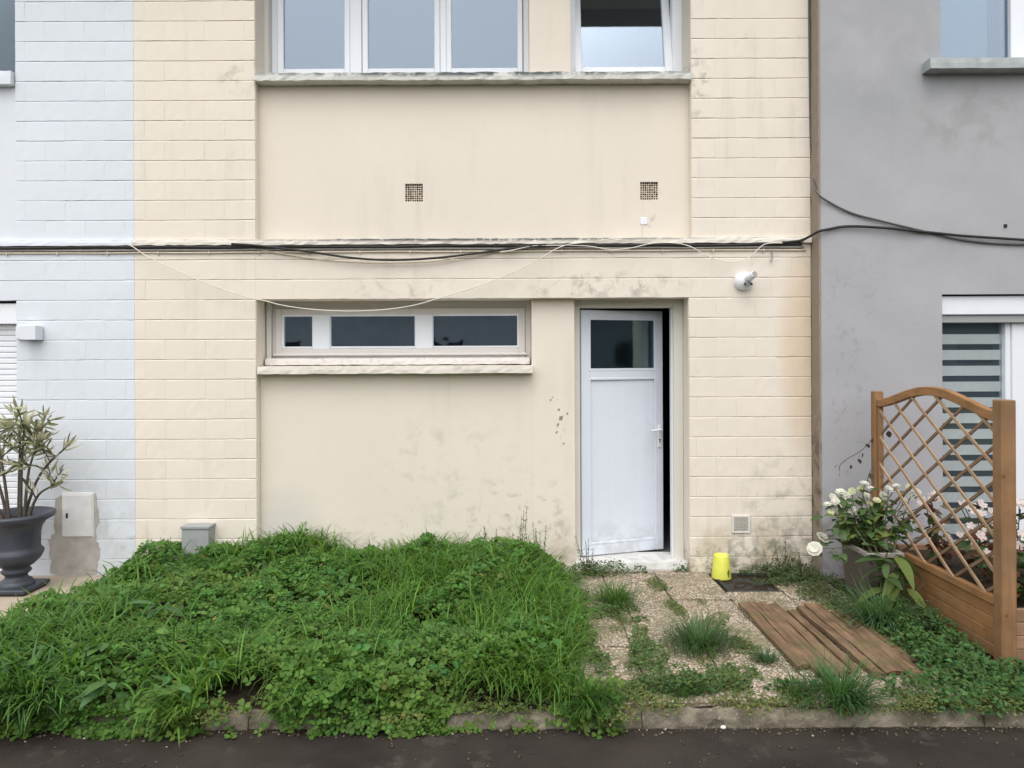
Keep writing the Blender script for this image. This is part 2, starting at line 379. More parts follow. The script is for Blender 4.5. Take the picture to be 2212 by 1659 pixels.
rough_sheet('garden_bed', M['soil'], XB0, 7.0, KY+.06, .10, -.018, .008)
# kerb: worn edging stones
kerb = thing('kerb', (0, KY, -.08), None, None); tag(kerb, kind='structure')
x = -5.2; ki = 0
while x < 5.5:
    L = random.choice([.72, .98, 1.0, .55]); mb = MB(); nseg = int(L/.04)
    top = random.uniform(-.014, -.002); yo = random.uniform(-.012, .010)
    prof = [(-.012, -.13), (-.004, -.06), (.004, -.028), (.020, -.006), (.05, .002), (.072, -.004), (.08, -.13)]
    vs = []
    for i in range(nseg+1):
        for (py, pz) in prof:
            j = .0075 if pz > -.1 else .003
            vs.append((x + L*i/nseg - (.002 if i == nseg else 0), KY + yo + py + random.uniform(-j, j), top + pz + random.uniform(-j, j)))
    k = len(prof)
    fs = [(i*k+q, (i+1)*k+q, (i+1)*k+q+1, i*k+q+1) for i in range(nseg) for q in range(k-1)]
    fs += [tuple(reversed(range(k))), tuple(nseg*k+q for q in range(k))]
    mb.add(vs, fs).build('kerb_stone', M['kerb'], kerb, smooth=False)
    x += L + .001
# paved path
path = thing('paved_path', (1.2, -1.1, -.02), None, None); tag(path, kind='structure')
PX = [.29, .73, 1.17, 1.61, 2.05, 2.49]; PY = [.05, -.26, -.70, -1.14, -1.58, -2.02, -2.335]
for i in range(5):
    for j in range(6):
        if i == 3 and j < 2: continue      # the sunken cover lies here
        if i == 4 and j < 1: continue
        g = .0035; x0, x1, y1, y0 = PX[i]+g, PX[i+1]-g, PY[j]-g, PY[j+1]+g
        dz = random.uniform(-.006, .006)
        s = MB().box(x0, x1, y0, y1, -.05, 0.004)
        c = Vector(((x0+x1)/2, (y0+y1)/2, 0))
        s.xf(Matrix.Translation(c + Vector((0,0,dz))) @ Euler((random.uniform(-.012,.012), random.uniform(-.012,.012), random.uniform(-.008,.008))).to_matrix().to_4x4() @ Matrix.Translation(-c))
        s.build('paver', M['aggregate'], path, bev=.006)

MB().box(1.614, 2.046, -.697, -.52, -.05, .003).build('paver', M['aggregate'], path, bev=.006)
# ------------------------------------------------------------------ houses
ZJ0, PITCH = 2.779, 0.1654
XL, XP, XW, XR, XRL = -4.118, -3.133, -2.123, 1.496, 1.468
XE = 2.486; ZT = 5.62; BL = .331
house = thing('terraced_house', (-.3, .4, 0), 'cream painted block house with a white door standing ajar', 'house', )
white = thing('terraced_house', (-4.2, .4, 0), 'bluish white block house behind the dark urn', 'house')
grey = thing('terraced_house', (4.2, .4, 0), 'grey rendered house with striped blind behind the wooden trellis', 'house')
# -- block meshes, shared
_bc = {}
def block_mesh(L, H, var, mat):
    key = (round(L, 3), round(H, 3), var, mat.name)
    if key in _bc: return _bc[key]
    r = random.Random(hash(key[:3]) & 0xffff)
    nx = max(2, int(L / .055)); vs = []; soft = r.random() < .5
    for i in range(nx + 1):
        x = -L/2 + L*i/nx + (.0003 if i == 0 else -.0003 if i == nx else 0)
        jb = r.uniform(.001, .0042) if soft else r.uniform(0, .0026); jt = r.uniform(-.0012, .0012)
        e = .0004 if i in (0, nx) else 0
        vs += [(x, .02, -H/2+.0042-jb), (x, e + r.uniform(-.0006,.0010), -H/2+.0042-jb), (x, e + r.uniform(-.0010,.0010), -H/2+.4*H),
               (x, e + r.uniform(-.0008,.0010), H/2-.0105+jt), (x, .0055, H/2-.0012+jt*.5), (x, .02, H/2-.001)]
    k = 6
    fs = [(i*k+q, (i+1)*k+q, (i+1)*k+q+1, i*k+q+1) for i in range(nx) for q in range(k-1)]
    fs += [tuple(reversed(range(k))), tuple(nx*k+q for q in range(k))]
    me = bpy.data.meshes.new('block'); me.from_pydata(vs, [], fs); me.materials.append(mat); _bc[key] = me
    return me
def blockwork(wall, mat, x0, x1, ks, phase=0.0):
    for k in ks:
        z0 = ZJ0 + PITCH*k
        if k == -1: H, zc = PITCH - .052, z0 + (PITCH-.052)/2
        else: H, zc = PITCH, z0 + PITCH/2
        if zc - H/2 < -.10: continue
        off = (phase + (k % 2) * .5) * BL
        e = [x0]; xx = math.floor((x0 - off)/BL)*BL + off
        while xx < x1 - .05:
            if xx > x0 + .05: e.append(xx)
            xx += BL
        e.append(x1)
        for a, b in zip(e, e[1:]):
            o = bpy.data.objects.new('block', block_mesh(b-a, H, random.randrange(6), mat))
            link(o, wall, ((a+b)/2, random.uniform(-.0006, .0006), zc))
            o.rotation_euler = (random.uniform(-.006, .006), random.uniform(-.0026, .0026), random.uniform(-.0012, .0012))
KT = list(range(-18, 17))
# cream house: backing walls
bw = box('wall', M['cream_block'], house, XP, XW-.0, .009, .42, -.1, ZT); blockwork(bw, M['cream_block'], XP+.0005, XW-.004, KT, .31)
XLL = -2.113
bw2 = box('wall', M['cream_block'], house, XRL, XE, .0095, .42, -.1, ZJ0-.02); blockwork(bw2, M['cream_block'], XRL+.004, XE-.002, [k for k in KT if k < -3], .12)
bw3 = box('wall', M['cream_block'], house, XR, XE, .0095, .42, ZJ0-.02, ZT); blockwork(bw3, M['cream_block'], XR+.004, XE-.002, [k for k in KT if k >= 0], .12)
lint = box('lintel', M['cream_render'], house, XW, XE, .0088, .32, 2.2835, 2.76)
blockwork(lint, M['cream_block'], XW-.0035, XE-.002, [-3, -2, -1], .02)
# rendered panels
PYN = .09
VC = [P(894, 416, PYN), P(1402, 412, PYN)]; VW = .150; vb = MB(); hh = VW/2
zl, zh = min(v.z for v in VC)-hh, max(v.z for v in VC)+hh
vb.box(XW, XR, PYN, .22, 2.72, zl).box(XW, XR, PYN, .22, zh, 4.085)
vb.box(XW, VC[0].x-hh, PYN, .22, zl, zh).box(VC[0].x+hh, VC[1].x-hh, PYN, .22, zl, zh).box(VC[1].x+hh, XR, PYN, .22, zl, zh)
for v in VC:
    if v.z-hh > zl+1e-4: vb.box(v.x-hh, v.x+hh, PYN, .22, zl, v.z-hh)
    if v.z+hh < zh-1e-4: vb.box(v.x-hh, v.x+hh, PYN, .22, v.z+hh, zh)
vb.build('wall_panel', M['cream_render'], house)
box('wall_panel', M['cream_render'], house, XLL-.008, .166, PYN, .24, -.1, 1.70)
box('wall_panel', M['cream_render'], house, .1665, .526, PYN, .40, -.1, 2.2832)
box('pillar', M['cream_render'], house, .158, .505, PYN+.003, .42, 4.09, ZT)
box('wall_panel', M['cream_render'], house, XW-.002, XR+.002, PYN-.03, .42, 5.38, ZT)
# sides of deep reveals
box('reveal', M['frame_cream'], house, -2.112, -2.075, .225, .42, 1.66, 2.2825)
box('reveal', M['frame_cream'], house, -2.122, -2.085, .225, .42, 4.09, 5.38)
# string course
sc1 = MB(); xs = np.arange(XP, XE-.001, .06); xs = np.append(xs, XE-.004)
def ledge(x0, x1, yf, yb, z0, z1, jit, step=.05):
    mb = MB(); n = int((x1-x0)/step); vs = []
    for i in range(n+1):
        x = x0+(x1-x0)*i/n; j = lambda a=jit: random.uniform(-a, a)
        vs += [(x, yb, z0), (x, yf+j(), z0+j()), (x, yf+j(), (z0+z1)/2+j()), (x, yf+.004+abs(j()), z1+j()), (x, yb, z1+.004)]
    k = 5; fs = [(i*k+q, (i+1)*k+q, (i+1)*k+q+1, i*k+q+1) for i in range(n) for q in range(k-1)]
    fs += [tuple(reversed(range(k))), tuple(n*k+q for q in range(k))]
    return mb.add(vs, fs)
ledge(XP, XE-.004, -.030, .10, 2.731, 2.776, .0035).build('string_course', M['ledge_dirty'], house)
ledge(-6.0, XP-.002, -.030, .10, 2.731, 2.776, .002).build('string_course', M['white_block'], white)
ledge(XW+.004, XR-.004, -.032, .42, 4.088, 4.152, .004).build('window_sill', M['sill_dirty'], house)
ledge(XLL+.002, .172, -.018, .30, 1.662, 1.724, .003).build('window_sill', M['sill_low'], house)

M['chip'] = simple('chip', (.30,.26,.21), .9, .2, .2, 60)
def ragged(pts, y0, y1, j=.008, sub=5):
    out = []
    for i in range(len(pts)):
        a, b = Vector(pts[i]), Vector(pts[(i+1) % len(pts)])
        for k in range(sub): out.append(a.lerp(b, k/sub) + Vector((random.uniform(-j, j), random.uniform(-j, j))))
    n = len(out); mb = MB()
    return mb.add([(p.x, y0, p.y) for p in out] + [(p.x, y1, p.y) for p in out], [tuple(range(n))] + [(i, (i+1)%n, n+(i+1)%n, n+i) for i in range(n)])
def frame_rect(mb, x0, x1, z0, z1, y0, y1, t, mi=0):
    tl, tr, tb, tt = t if isinstance(t, tuple) else (t, t, t, t)
    mb.box(x0, x0+tl, y0, y1, z0, z1, mi); mb.box(x1-tr, x1, y0, y1, z0, z1, mi)
    mb.box(x0+tl, x1-tr, y0+.0007, y1-.0007, z0, z0+tb, mi); mb.box(x0+tl, x1-tr, y0+.0007, y1-.0007, z1-tt, z1, mi)
    return mb
# upper triple window
wu = MB(); frame_rect(wu, -2.084, .160, 4.17, 5.38, .31, .40, (.065, .05, .07, .06)); wu = wu.build('window', M['white_pvc'], house, bev=.004)
for a, b, m0, m1 in ((-1.975, -1.446, .055, .05), (-1.240, -.664, .05, .05), (-.514, .060, .045, .045)):
    s = MB(); frame_rect(s, a-m0, b+m1, 4.235, 5.33, .288, .345, (m0, m1, .075, .06)); s.build('sash', M['white_pvc'], wu, bev=.006)
    box('pane', M['glass_upper'], wu, a-.004, b+.004, .312, .318, 4.305, 5.275)
s = MB(); s.box(-1.395, -1.296, .290, .36, 4.235, 5.33); s.build('mullion', M['white_pvc'], wu, bev=.004)
box('mullion', M['white_pvc'], wu, -.613, -.560, .296, .36, 4.235, 5.33, .004)
# right tilted window
wr = MB(); frame_rect(wr, .49, 1.4955, 4.17, 5.38, .31, .40, (.075, .085, .06, .06)); wr = wr.build('window', M['white_pvc'], house, bev=.004)
TILT = Matrix.Translation((0, .33, 4.235)) @ Matrix.Rotation(R(-12.5), 4, 'X') @ Matrix.Translation((0, -.33, -4.235))
s = MB(); frame_rect(s, .558, 1.415, 4.235, 5.32, .285, .345, (.065, .07, .08, .07)); s.xf(TILT).build('sash', M['white_pvc'], wr, bev=.006)
MB().box(.615, 1.352, .312, .318, 4.30, 5.26).xf(TILT).build('pane', M['glass_upper'], wr)
# low window strip
wlo = MB(); frame_rect(wlo, -2.074, .1655, 1.728, 2.2825, .27, .36, (.025, .05, .05, .06)); wlo = wlo.build('window', M['old_white'], house, bev=.004)
s = MB(); frame_rect(s, -2.048, .115, 1.79, 2.222, .255, .335, (.055, .055, .085, .055)); s.build('frame', M['old_white'], wlo, bev=.005)
box('mullion', M['white_pvc'], wlo, -1.724, -1.575, .2515, .33, 1.868, 2.168, .006)
box('mullion', M['white_pvc'], wlo, -.836, -.687, .2515, .33, 1.868, 2.168, .006)
for a, b in ((-1.981, -1.724), (-1.575, -.836), (-.687, .052)):
    s = MB(); frame_rect(s, a-.012, b+.012, 1.876, 2.172, .262, .30, .018); s.build('bead', M['white_pvc'], wlo, bev=.003)
    box('pane', M['glass_lower'], wlo, a+.002, b-.002, .284, .288, 1.89, 2.16)
MB().box(-2.06, .13, .225, .275, 1.812, 1.832).build('drip_rail', M['old_white'], wlo, bev=.006)
ledge(-2.105, .15, .165, .28, 1.735, 1.790, .003).build('drip_board', M['old_white'], wlo)
# door
dr = MB(); frame_rect(dr, .5265, 1.467, .045, 2.2825, .20, .30, (.055, .082, .0, .062)); 
dr = MB().box(.5265, .582, .20, .30, .0, 2.2825).box(1.385, 1.467, .20, .30, .0, 2.2825).box(.582, 1.385, .2012, .2988, 2.214, 2.2825).build('door', M['frame_cream'], house, bev=.004)
MB().box(1.372, 1.3855, .235, .30, .06, 2.213).build('door_stop', M['white_pvc'], dr)
AJ = Matrix.Translation((.588, .262, 0)) @ Matrix.Rotation(R(17.5), 4, 'Z')
lx, lz0, lz1 = .788, .072, 2.200
lf = MB(); frame_rect(lf, 0, lx, lz0, lz1, -.03, .03, (.078, .078, .105, .075)); lf.box(.078, lx-.078, -.0292, .0292, 1.60, 1.682)
lf = lf.xf(AJ).build('leaf', M['door_pvc'], dr, bev=.005)
bx = .079; bwid = (lx - .158) / 7
for i in range(7): MB().box(bx + i*bwid + .0001, bx + (i+1)*bwid - .0001, -.012, .012, lz0+.10, 1.602).xf(AJ).build('board', M['door_pvc'], lf, bev=.0002)
s = MB(); frame_rect(s, .066, lx-.066, 1.67, 2.136, -.0335, -.02, .022); s.xf(AJ).build('bead', M['door_pvc'], lf, bev=.003)
s = MB(); frame_rect(s, .066, lx-.066, lz0+.093, 1.612, -.0335, -.02, .020); s.xf(AJ).build('bead', M['door_pvc'], lf, bev=.003)
MB().box(.076, lx-.076, -.006, .002, 1.675, 2.130).xf(AJ).build('pane', M['glass_door'], lf)
hd = MB().box(lx-.060, lx-.026, -.042, -.030, .985, 1.185); hd.xf(AJ); hd = hd.build('handle', M['white_pvc'], lf, bev=.004)
# lever, keyhole
s = MB().tube(smooth_path([(lx-.043, -.036, 1.145), (lx-.043, -.075, 1.145), (lx-.055, -.084, 1.145), (lx-.155, -.084, 1.139)], 5), .0095, 8)
s.tube([(lx-.043, -.0425, 1.038), (lx-.043, -.046, 1.038)], .0085, 10); s.xf(AJ); hs_ = s.build('lever', M['white_pvc'], lf, smooth=True)
MB().tube([(lx-.043, -.0425, 1.055), (lx-.043, -.0468, 1.055)], .0075, 10).box(lx-.047, lx-.039, -.0467, -.0425, 1.028, 1.052).xf(AJ).build('keyhole', M['dark'], lf)
ledge(.53, 1.464, .045, .40, -.02, .062, .004).build('threshold', simple('threshold_stone', (.62,.62,.60), .8, .3, .2, 12, .4, 80), dr)
ledge(.53, 1.464, .02, .06, -.06, .012, .006).build('step_edge', M['cement'], dr)
# dark rooms behind the openings (a hollow shell, open to the windows only)
box('interior', M['interior'], house, XP+.05, XE-.05, 3.2, 3.3, -.1, ZT)
box('interior', M['interior'], house, XP+.05, XP+.15, .43, 3.2, -.1, ZT); box('interior', M['interior'], house, XE-.15, XE-.05, .43, 3.2, -.1, ZT)
box('floor', simple('inside_floor', (.16,.16,.16), .7), house, XP+.15, XE-.15, .41, 3.2, -.1, .055)
box('ceiling', M['interior'], house, XP+.15, XE-.15, .425, 3.2, 2.42, 2.75)
box('ceiling', M['interior'], house, XP+.15, XE-.15, .425, 3.2, 5.44, 5.60)
box('partition', M['interior'], house, .30, .38, .425, 3.2, .06, 2.41)
# small vents in the upper panel
def vent(cx, cz, wd, par, mat):
    n = 8; mb = MB(); y = PYN + .014; c = wd/n; r = c*.43
    for i in range(n):
        for j in range(n):
            x0, z0 = cx-wd/2+i*c, cz-wd/2+j*c; mx, mz = x0+c/2, z0+c/2
            rr = r*random.uniform(.8, 1.15)
            oc = [(x0,z0),(x0+c/2,z0),(x0+c,z0),(x0+c,z0+c/2),(x0+c,z0+c),(x0+c/2,z0+c),(x0,z0+c),(x0,z0+c/2)]
            ic = [(mx+rr*math.cos(R(a)), mz+rr*math.sin(R(a))) for a in (225,270,315,0,45,90,135,180)]
            vs = [(a, y, b) for a, b in oc] + [(a, y, b) for a, b in ic] + [(a, y+.012, b) for a, b in ic]
            mb.add(vs, [(k, (k+1)%8, 8+(k+1)%8, 8+k) for k in range(8)] + [(8+k, 8+(k+1)%8, 16+(k+1)%8, 16+k) for k in range(8)])
    v = mb.build('vent', mat, par)
    box('vent_back', M['dark'], v, cx-wd/2, cx+wd/2, y+.0125, y+.03, cz-wd/2, cz+wd/2)
vm = simple('vent_tile', (.62, .54, .44), .8, .3, .25, 60)
for v in VC: vent(v.x, v.z, VW-.001, house, vm)
# louvre vent at the pier's foot
c = P(1600, 1132); x0, x1, z0, z1 = c.x-.075, c.x+.075, c.z-.075, c.z+.075
lv = MB(); frame_rect(lv, x0, x1, z0, z1, -.012, .004, .017); lv = lv.build('vent', M['frame_cream'], house, bev=.003)
box('vent_back', simple('vent_dim', (.24,.22,.19), .8), lv, x0+.016, x1-.016, -.004, .003, z0+.016, z1-.016)
for i in range(7):
    zz = z0 + .024 + i*.0168; MB().bar((x0+.016, -.008, zz), (x1-.016, -.008, zz), .011, .004, up=(0, -.5, 1)).build('slat', M['frame_cream'], lv)
MB().box(1.085, 1.145, PYN-.006, PYN+.001, 2.905, 2.965).build('cover_plate', M['white_pvc'], house, bev=.004)
MB().tube([(1.105, PYN-.005, 2.905), (1.095, PYN-.005, 2.80)], .004, 6).build('plate_wire', M['cable_white'], house)
for u_, v_, a_ in ((1189,864,.007),(1207,885,.010),(1225,893,.008),(1211,903,.018),(1205,917,.011),(1202,934,.009),(1217,958,.009),(1193,858,.005)):
    p_ = P(u_, v_, PYN); ragged([(p_.x-a_, p_.z-a_*.8), (p_.x+a_*.6, p_.z-a_*1.2), (p_.x+a_, p_.z+a_), (p_.x-a_*.5, p_.z+a_*.9)], PYN-.0022, PYN+.004, a_*.2, 2).build('paint_chip', M['chip'], house)
# roof and eaves (above the frame, they shade and are mirrored)
def roof(par, x0, x1, mat):
    MB().box(x0, x1, -.36, .45, ZT+.001, ZT+.09).build('eaves', M['eave'], par)
    MB().add([(x0,-.40,ZT+.092),(x1,-.40,ZT+.092),(x1,4,ZT+2.2),(x0,4,ZT+2.2),(x0,-.40,ZT+.16),(x1,-.40,ZT+.16),(x1,4,ZT+2.28),(x0,4,ZT+2.28)],
             [(0,3,2,1),(4,5,6,7),(0,1,5,4),(1,2,6,5),(2,3,7,6),(3,0,4,7)]).build('roof', mat, par)
M['eave'] = simple('eave', (.42,.42,.43), .7); M['tile'] = simple('tile', (.16,.10,.08), .8, .3, .2, 5)
roof(house, XP+.002, XE-.002, M['tile'])
box('back_wall', M['cream_render'], house, XP+.002, XE-.002, 3.35, 3.6, -.1, ZT)

# -- white house
bw = box('wall', M['white_block'], white, XL, XP-.001, .009, .42, -.1, ZT); 
blockwork(bw, M['white_block'], XL+.004, XP-.0005, [k for k in KT if k >= 0 or k < -3], .31)
lw = box('lintel', M['white_render'], white, -6.0, XP-.002, .0085, .32, 2.284, 2.76); blockwork(lw, M['white_block'], -6.0, XP-.0005, [-3,-2,-1], .31)
box('wall_panel', M['white_render'], white, -6.0, XL-.001, .02, .2, 2.72, 4.10)
ledge(-6.0, -4.125, -.045, .35, 4.065, 4.175, .003).build('window_sill', M['white_render'], white)
wn = MB(); frame_rect(wn, -6.0, -4.120, 4.18, 5.4, .20, .30, (.06, .07, .06, .06)); wn = wn.build('window', M['white_pvc'], white, bev=.004)
box('pane', glass('glass_dim', .02, (.7,.8,.9)), wn, -5.95, -4.185, .24, .246, 4.23, 5.35)
box('wall_panel', M['white_render'], white, -6.0, XL-.001, .03, .4, 5.4, ZT)
sb = box('shutter', M['white_pvc'], white, -6.0, XL-.002, .03, .3, 2.09, 2.26, .004)
zz = .0; 
while zz < 2.05:
    MB().box(-6.0, XL-.004, .10, .125, zz, zz+.045).build('slat', M['white_pvc'], sb, bev=.008); zz += .0475
box('interior', M['interior'], white, -6.0, XP-.06, 2.2, 2.3, -.1, ZT)
roof(white, -6.0, XP-.002, M['tile'])
for z_ in (2.5, 5.45): box('ceiling', M['interior'], white, -6.0, XP-.06, .43, 2.2, z_, z_+.1)
box('interior', M['interior'], white, -6.1, -6.01, .05, 2.3, -.1, ZT)
cp = [P(u, v) for u, v in ((108,1168),(118,1150),(118,1075),(206,1064),(212,1110),(208,1160),(216,1190),(210,1240),(112,1240))]
ragged([(p.x, p.z) for p in cp], -.0062, .005, .012).build('cement_patch', M['cement'], white)

# -- grey house (its render stands proud of the neighbour)
GYF = -.15
gx = XE + .004
a = P(2036, 640, GYF).x; zt_ = P(2036, 636, GYF).z; au = P(2032, 60, GYF).x
zs0 = P(2100, 150, GYF).z
gw = MB().box(gx, au, GYF, .40, -.1, ZT).box(au, 7, GYF, .40, zt_, zs0-.02)
gw = MB()
def gwall(x0, x1, z0, z1):
    nx, nz = max(1, int((x1-x0)/.09)), max(1, int((z1-z0)/.09)); vs = []; b = len(gw.v)
    for j in range(nz+1):
        for i in range(nx+1):
            e = 1 if 0 < i < nx and 0 < j < nz else 0
            vs.append((x0+(x1-x0)*i/nx, GYF + e*(.006*math.sin(i*.7+j*.31)*math.sin(j*.43+1) + random.uniform(-.003,.003)), z0+(z1-z0)*j/nz))
    gw.add(vs, [(j*(nx+1)+i, j*(nx+1)+i+1, (j+1)*(nx+1)+i+1, (j+1)*(nx+1)+i) for j in range(nz) for i in range(nx)])
gwall(gx, au, -.1, ZT); gwall(au, 7, zt_, zs0-.03)
gw.build('wall', M['grey_render'], grey, smooth=True)
box('wall', M['grey_render'], grey, au, 7, GYF+.001, .3, 5.4, ZT)
# raw side face, a little ragged
mb = MB(); n = 110; vs = []
for i in range(n+1):
    z = -.1 + (ZT+.1)*i/n
    vs += [(gx+.001, .40, z), (gx - random.uniform(0,.004), -.02, z), (gx+random.uniform(-.003,.004), GYF-.002, z), (gx+.015, GYF-.002+random.uniform(-.002,.001), z)]
mb.add(vs, [(i*4+q, i*4+q+1, (i+1)*4+q+1, (i+1)*4+q) for i in range(n) for q in range(3)])
mb.build('side_wall', M['grey_side'], grey)
box('reveal', M['grey_render'], grey, au-.06, au, GYF+.012, .3, zs0, 5.4); box('reveal', M['grey_render'], grey, a-.06, a, GYF+.012, .3, -.1, zt_)
box('sill_core', M['cement'], grey, au, 7, GYF+.02, .3, zs0-.04, zs0-.002)
sx = P(2010, 140, -.27).x
zz1 = P(2100, 124, -.27).z; zz0 = P(2100, 147, -.27).z
ledge(sx, 7, -.27, .02, zz0, zz1, .002).build('window_sill', simple('sill_grey', (.36,.39,.40), .6, .4, .2, 10), grey)
wn = MB().box(P(2180, 60, -.02).x, P(2240, 60, -.02).x, -.04, .05, zs0, 5.4).build('window', M['white_pvc'], grey, bev=.004)
xg0, xg1 = au, P(2182, 60, -.02).x
MB().box(xg0, xg1, .0, .006, zs0, 5.4).build('pane', M['glass_upper'], wn)
MB().box(P(2135, 60, .03).x, P(2142, 60, .03).x, .02, .05, zs0, 5.4).build('blind_edge', M['interior'], wn)
MB().box(xg0, P(2135, 60, .05).x, .05, .056, zs0, 5.4).build('curtain', simple('net', (.42,.50,.55), .8), wn)
MB().box(P(2250,60,0).x, 7, -.02, .0, zs0, 5.4).build('pane', M['glass_upper'], wn)
# lower opening: roller box, striped blind behind glass, white frame
sbx = box('shutter_box', M['white_pvc'], grey, a, 7, GYF+.03, .2, P(2100, 680, GYF+.03).z, zt_-.012, .006)
box('shutter_rail', simple('rail_grey', (.33,.35,.35), .5), sbx, a, 7, GYF+.05, .15, P(2100, 697, GYF+.05).z, P(2100, 680, GYF+.03).z-.003, .003)
wn = MB().box(P(2168, 900, -.02).x, P(2172, 900, -.02).x+.03, -.045, .05, -.05, 2.1).box(P(2172, 900, -.02).x+.0305, P(2172,900,-.02).x+.20, -.06, .05, -.05, 2.1).build('window', M['white_pvc'], grey, bev=.005)
gxl, gxr = a, P(2170, 900, 0).x
MB().box(gxl, gxr+.01, .0, .006, -.05, 2.1).build('pane', glass('glass_blind', .02, (.8,.95,1.0), clear=(.99,.99,.99)), wn)
MB().box(P(2372,900,-.02).x, 7, .0, .006, -.05, 2.1).build('pane', M['glass_upper'], wn)
ztop = P(2100, 722, .05).z; pitch = P(2100, 700, .05).z - P(2100, 734, .05).z
for i in range(14):
    zc = ztop - i*pitch
    MB().box(gxl, P(2156, 900, .05).x, .020, .025, zc-pitch*.63, zc).build('blind_strip', M['blind_light'], wn)
MB().box(gxl, P(2163, 900, .03).x, .034, .04, -.05, 2.1).build('blind_backing', simple('blind_dark', (.075,.10,.12), .8), wn)
box('interior', M['interior'], grey, gx+.05, 7, 2.2, 2.3, -.1, ZT)
roof(grey, XE+.002, 7, M['tile'])
for z_ in (2.5, 5.45): box('ceiling', M['interior'], grey, gx+.05, 7, .42, 2.2, z_, z_+.1)
box('interior', M['interior'], grey, gx+.05, gx+.1, .42, 2.2, -.1, ZT)
for (uu, vv, r_) in ((2171, 488, .012), (2137, 697, .008), (1962, 585, .006)):
    pass
MB().box(P(2171,488,GYF).x-.012, P(2171,488,GYF).x+.012, GYF-.008, GYF+.01, P(2171,488,GYF).z-.013, P(2171,488,GYF).z+.013).build('wall_plug', M['dark'], grey)

# ------------------------------------------------------------------ fixtures on the walls
def dome(r, n=10, f=1.0): return [(r*math.sin(R(90*i/n)), -r*f*math.cos(R(90*i/n))) for i in range(n+1)]
c = P(1605, 608)
lt = thing('security_light', c, 'white round wall light with a small tilted spot head', 'wall light')
AXY = Matrix.Rotation(R(-90), 4, 'X')      # lathe z -> +y
MB().lathe(dome(.078, 10, .85), (c.x, -.012, c.z), 28, axis=AXY).lathe([(.078,-.0),(.078,.014)], (c.x, -.012, c.z), 28, axis=AXY).build('base', M['white_pvc'], lt, smooth=True)
hx = Vector((.42, -.85, .30)).normalized(); h0 = Vector((c.x+.012, -.075, c.z+.018))
MB().tube([h0, h0+hx*.085], .031, 18, cap=True).build('lamp_head', M['white_pvc'], lt, bev=.003)
MB().tube([h0+hx*.0855, h0+hx*.0875], .026, 18).build('lens', simple('lens', (.33,.32,.30), .25), lt)
for k, (dx, dz) in enumerate(((-.028,-.035),(.0,-.045),(.03,-.035),(.02,-.02))):
    s = Vector((c.x+dx*.4+.01, -.06, c.z-.012)); MB().bar(s, (c.x+dx+.012, -.10, c.z+dz), .014, .012).build('sensor_fin', M['dark' if k % 2 == 0 else 'grey_box'], lt)
# bulkhead lamp on the white house
p0, p1 = P(66, 735), P(97, 704)
bl = thing('wall_lamp', ((p0.x+p1.x)/2, 0, p0.z), 'small white box lamp fixed to the bluish white wall', 'wall light')
box('housing', M['white_render'], bl, p0.x-.02, p1.x-.01, -.11, -.008, p0.z, p1.z, .004)
box('mount', M['white_render'], bl, p0.x-.10, p0.x-.0205, -.04, .004, p0.z+.01, p1.z-.005, .003)
# meter box
p0, p1 = P(135, 1160), P(203, 1064)
mt = thing('meter_box', ((p0.x+p1.x)/2, 0, p0.z), 'off white utility meter box set in patched cement by the urn', 'meter box')
box('housing', M['meter_white'], mt, p0.x, p1.x, -.010, .01, p0.z, p1.z, .004)
box('lid', M['meter_white'], mt, p0.x+.006, p1.x-.010, -.017, -.0105, p0.z+.008, p1.z-.016, .003)
MB().box(p0.x+.038, p0.x+.055, -.0195, -.0168, p0.z+.16, p0.z+.20).build('lock', M['dark'], mt)
# grey junction box
p0, p1 = P(392, 1198, -.13), P(450, 1140, -.13)
jb = thing('junction_box', ((p0.x+p1.x)/2, -.07, p0.z-.15), 'grey electrical cabinet rising out of the clover against the wall', 'electrical box')
box('housing', M['grey_box'], jb, p0.x, p1.x, -.13, .004, p0.z-.26, p1.z-.012, .004)
box('lid', M['grey_box'], jb, p0.x-.008, p1.x+.008, -.138, .004, p1.z-.0115, p1.z+.012, .004)

# ------------------------------------------------------------------ cables
def cable(pts, r, mat, label, cat='cable', parts=None):
    o = MB().tube(smooth_path(pts, 8), r, 7).build('cable', mat, None, smooth=True)
    tag(o, label, cat); return o
def uvline(lst, y=-.03, wob=0.0): return [P(u, v, y + random.uniform(-wob, wob)) for u, v in lst]
zc = 2.705
def run(z, y, x0, x1, amp, n=26):
    return [Vector((x0+(x1-x0)*i/n, y + random.uniform(-amp, amp)*.5, z + random.uniform(-amp, amp))) for i in range(n+1)]
tag(MB().tube(smooth_path(run(2.716, -.020, -5.5, 2.40, .004), 5), .0115, 7).build('cable', M['rubber'], None, smooth=True), 'thick black cable tucked right under the concrete ledge', 'cable')
tag(MB().tube(smooth_path(run(2.694, -.014, -5.5, 2.42, .003), 5), .0085, 7).build('cable', M['cable_grey'], None, smooth=True), 'straight grey cable below the thick black one under the ledge', 'cable')
cc = thing('cable', (0, -.012, 2.672), 'cream painted cable held by clips along the block wall below the ledge', 'cable')
MB().tube(smooth_path(run(2.672, -.009, -5.5, 2.44, .002), 5), .0075, 7).build('sheath', M['cable_cream'], cc, smooth=True)
xx = -4.6
while xx < 2.3:
    s = MB().box(xx-.005, xx+.005, -.019, .002, 2.660, 2.684).box(xx-.003, xx+.003, -.012, .002, 2.648, 2.660); s.build('clip', M['cable_cream'], cc, bev=.002); xx += .418
cable(uvline([(500,527),(550,530),(626,538.5),(677,545),(752,556),(815,561),(879,561),(954,556),(1030,547),(1109,536),(1180,530)], -.045), .0095, M['rubber'], 'black cable sagging in a shallow loop below the ledge above the low window')
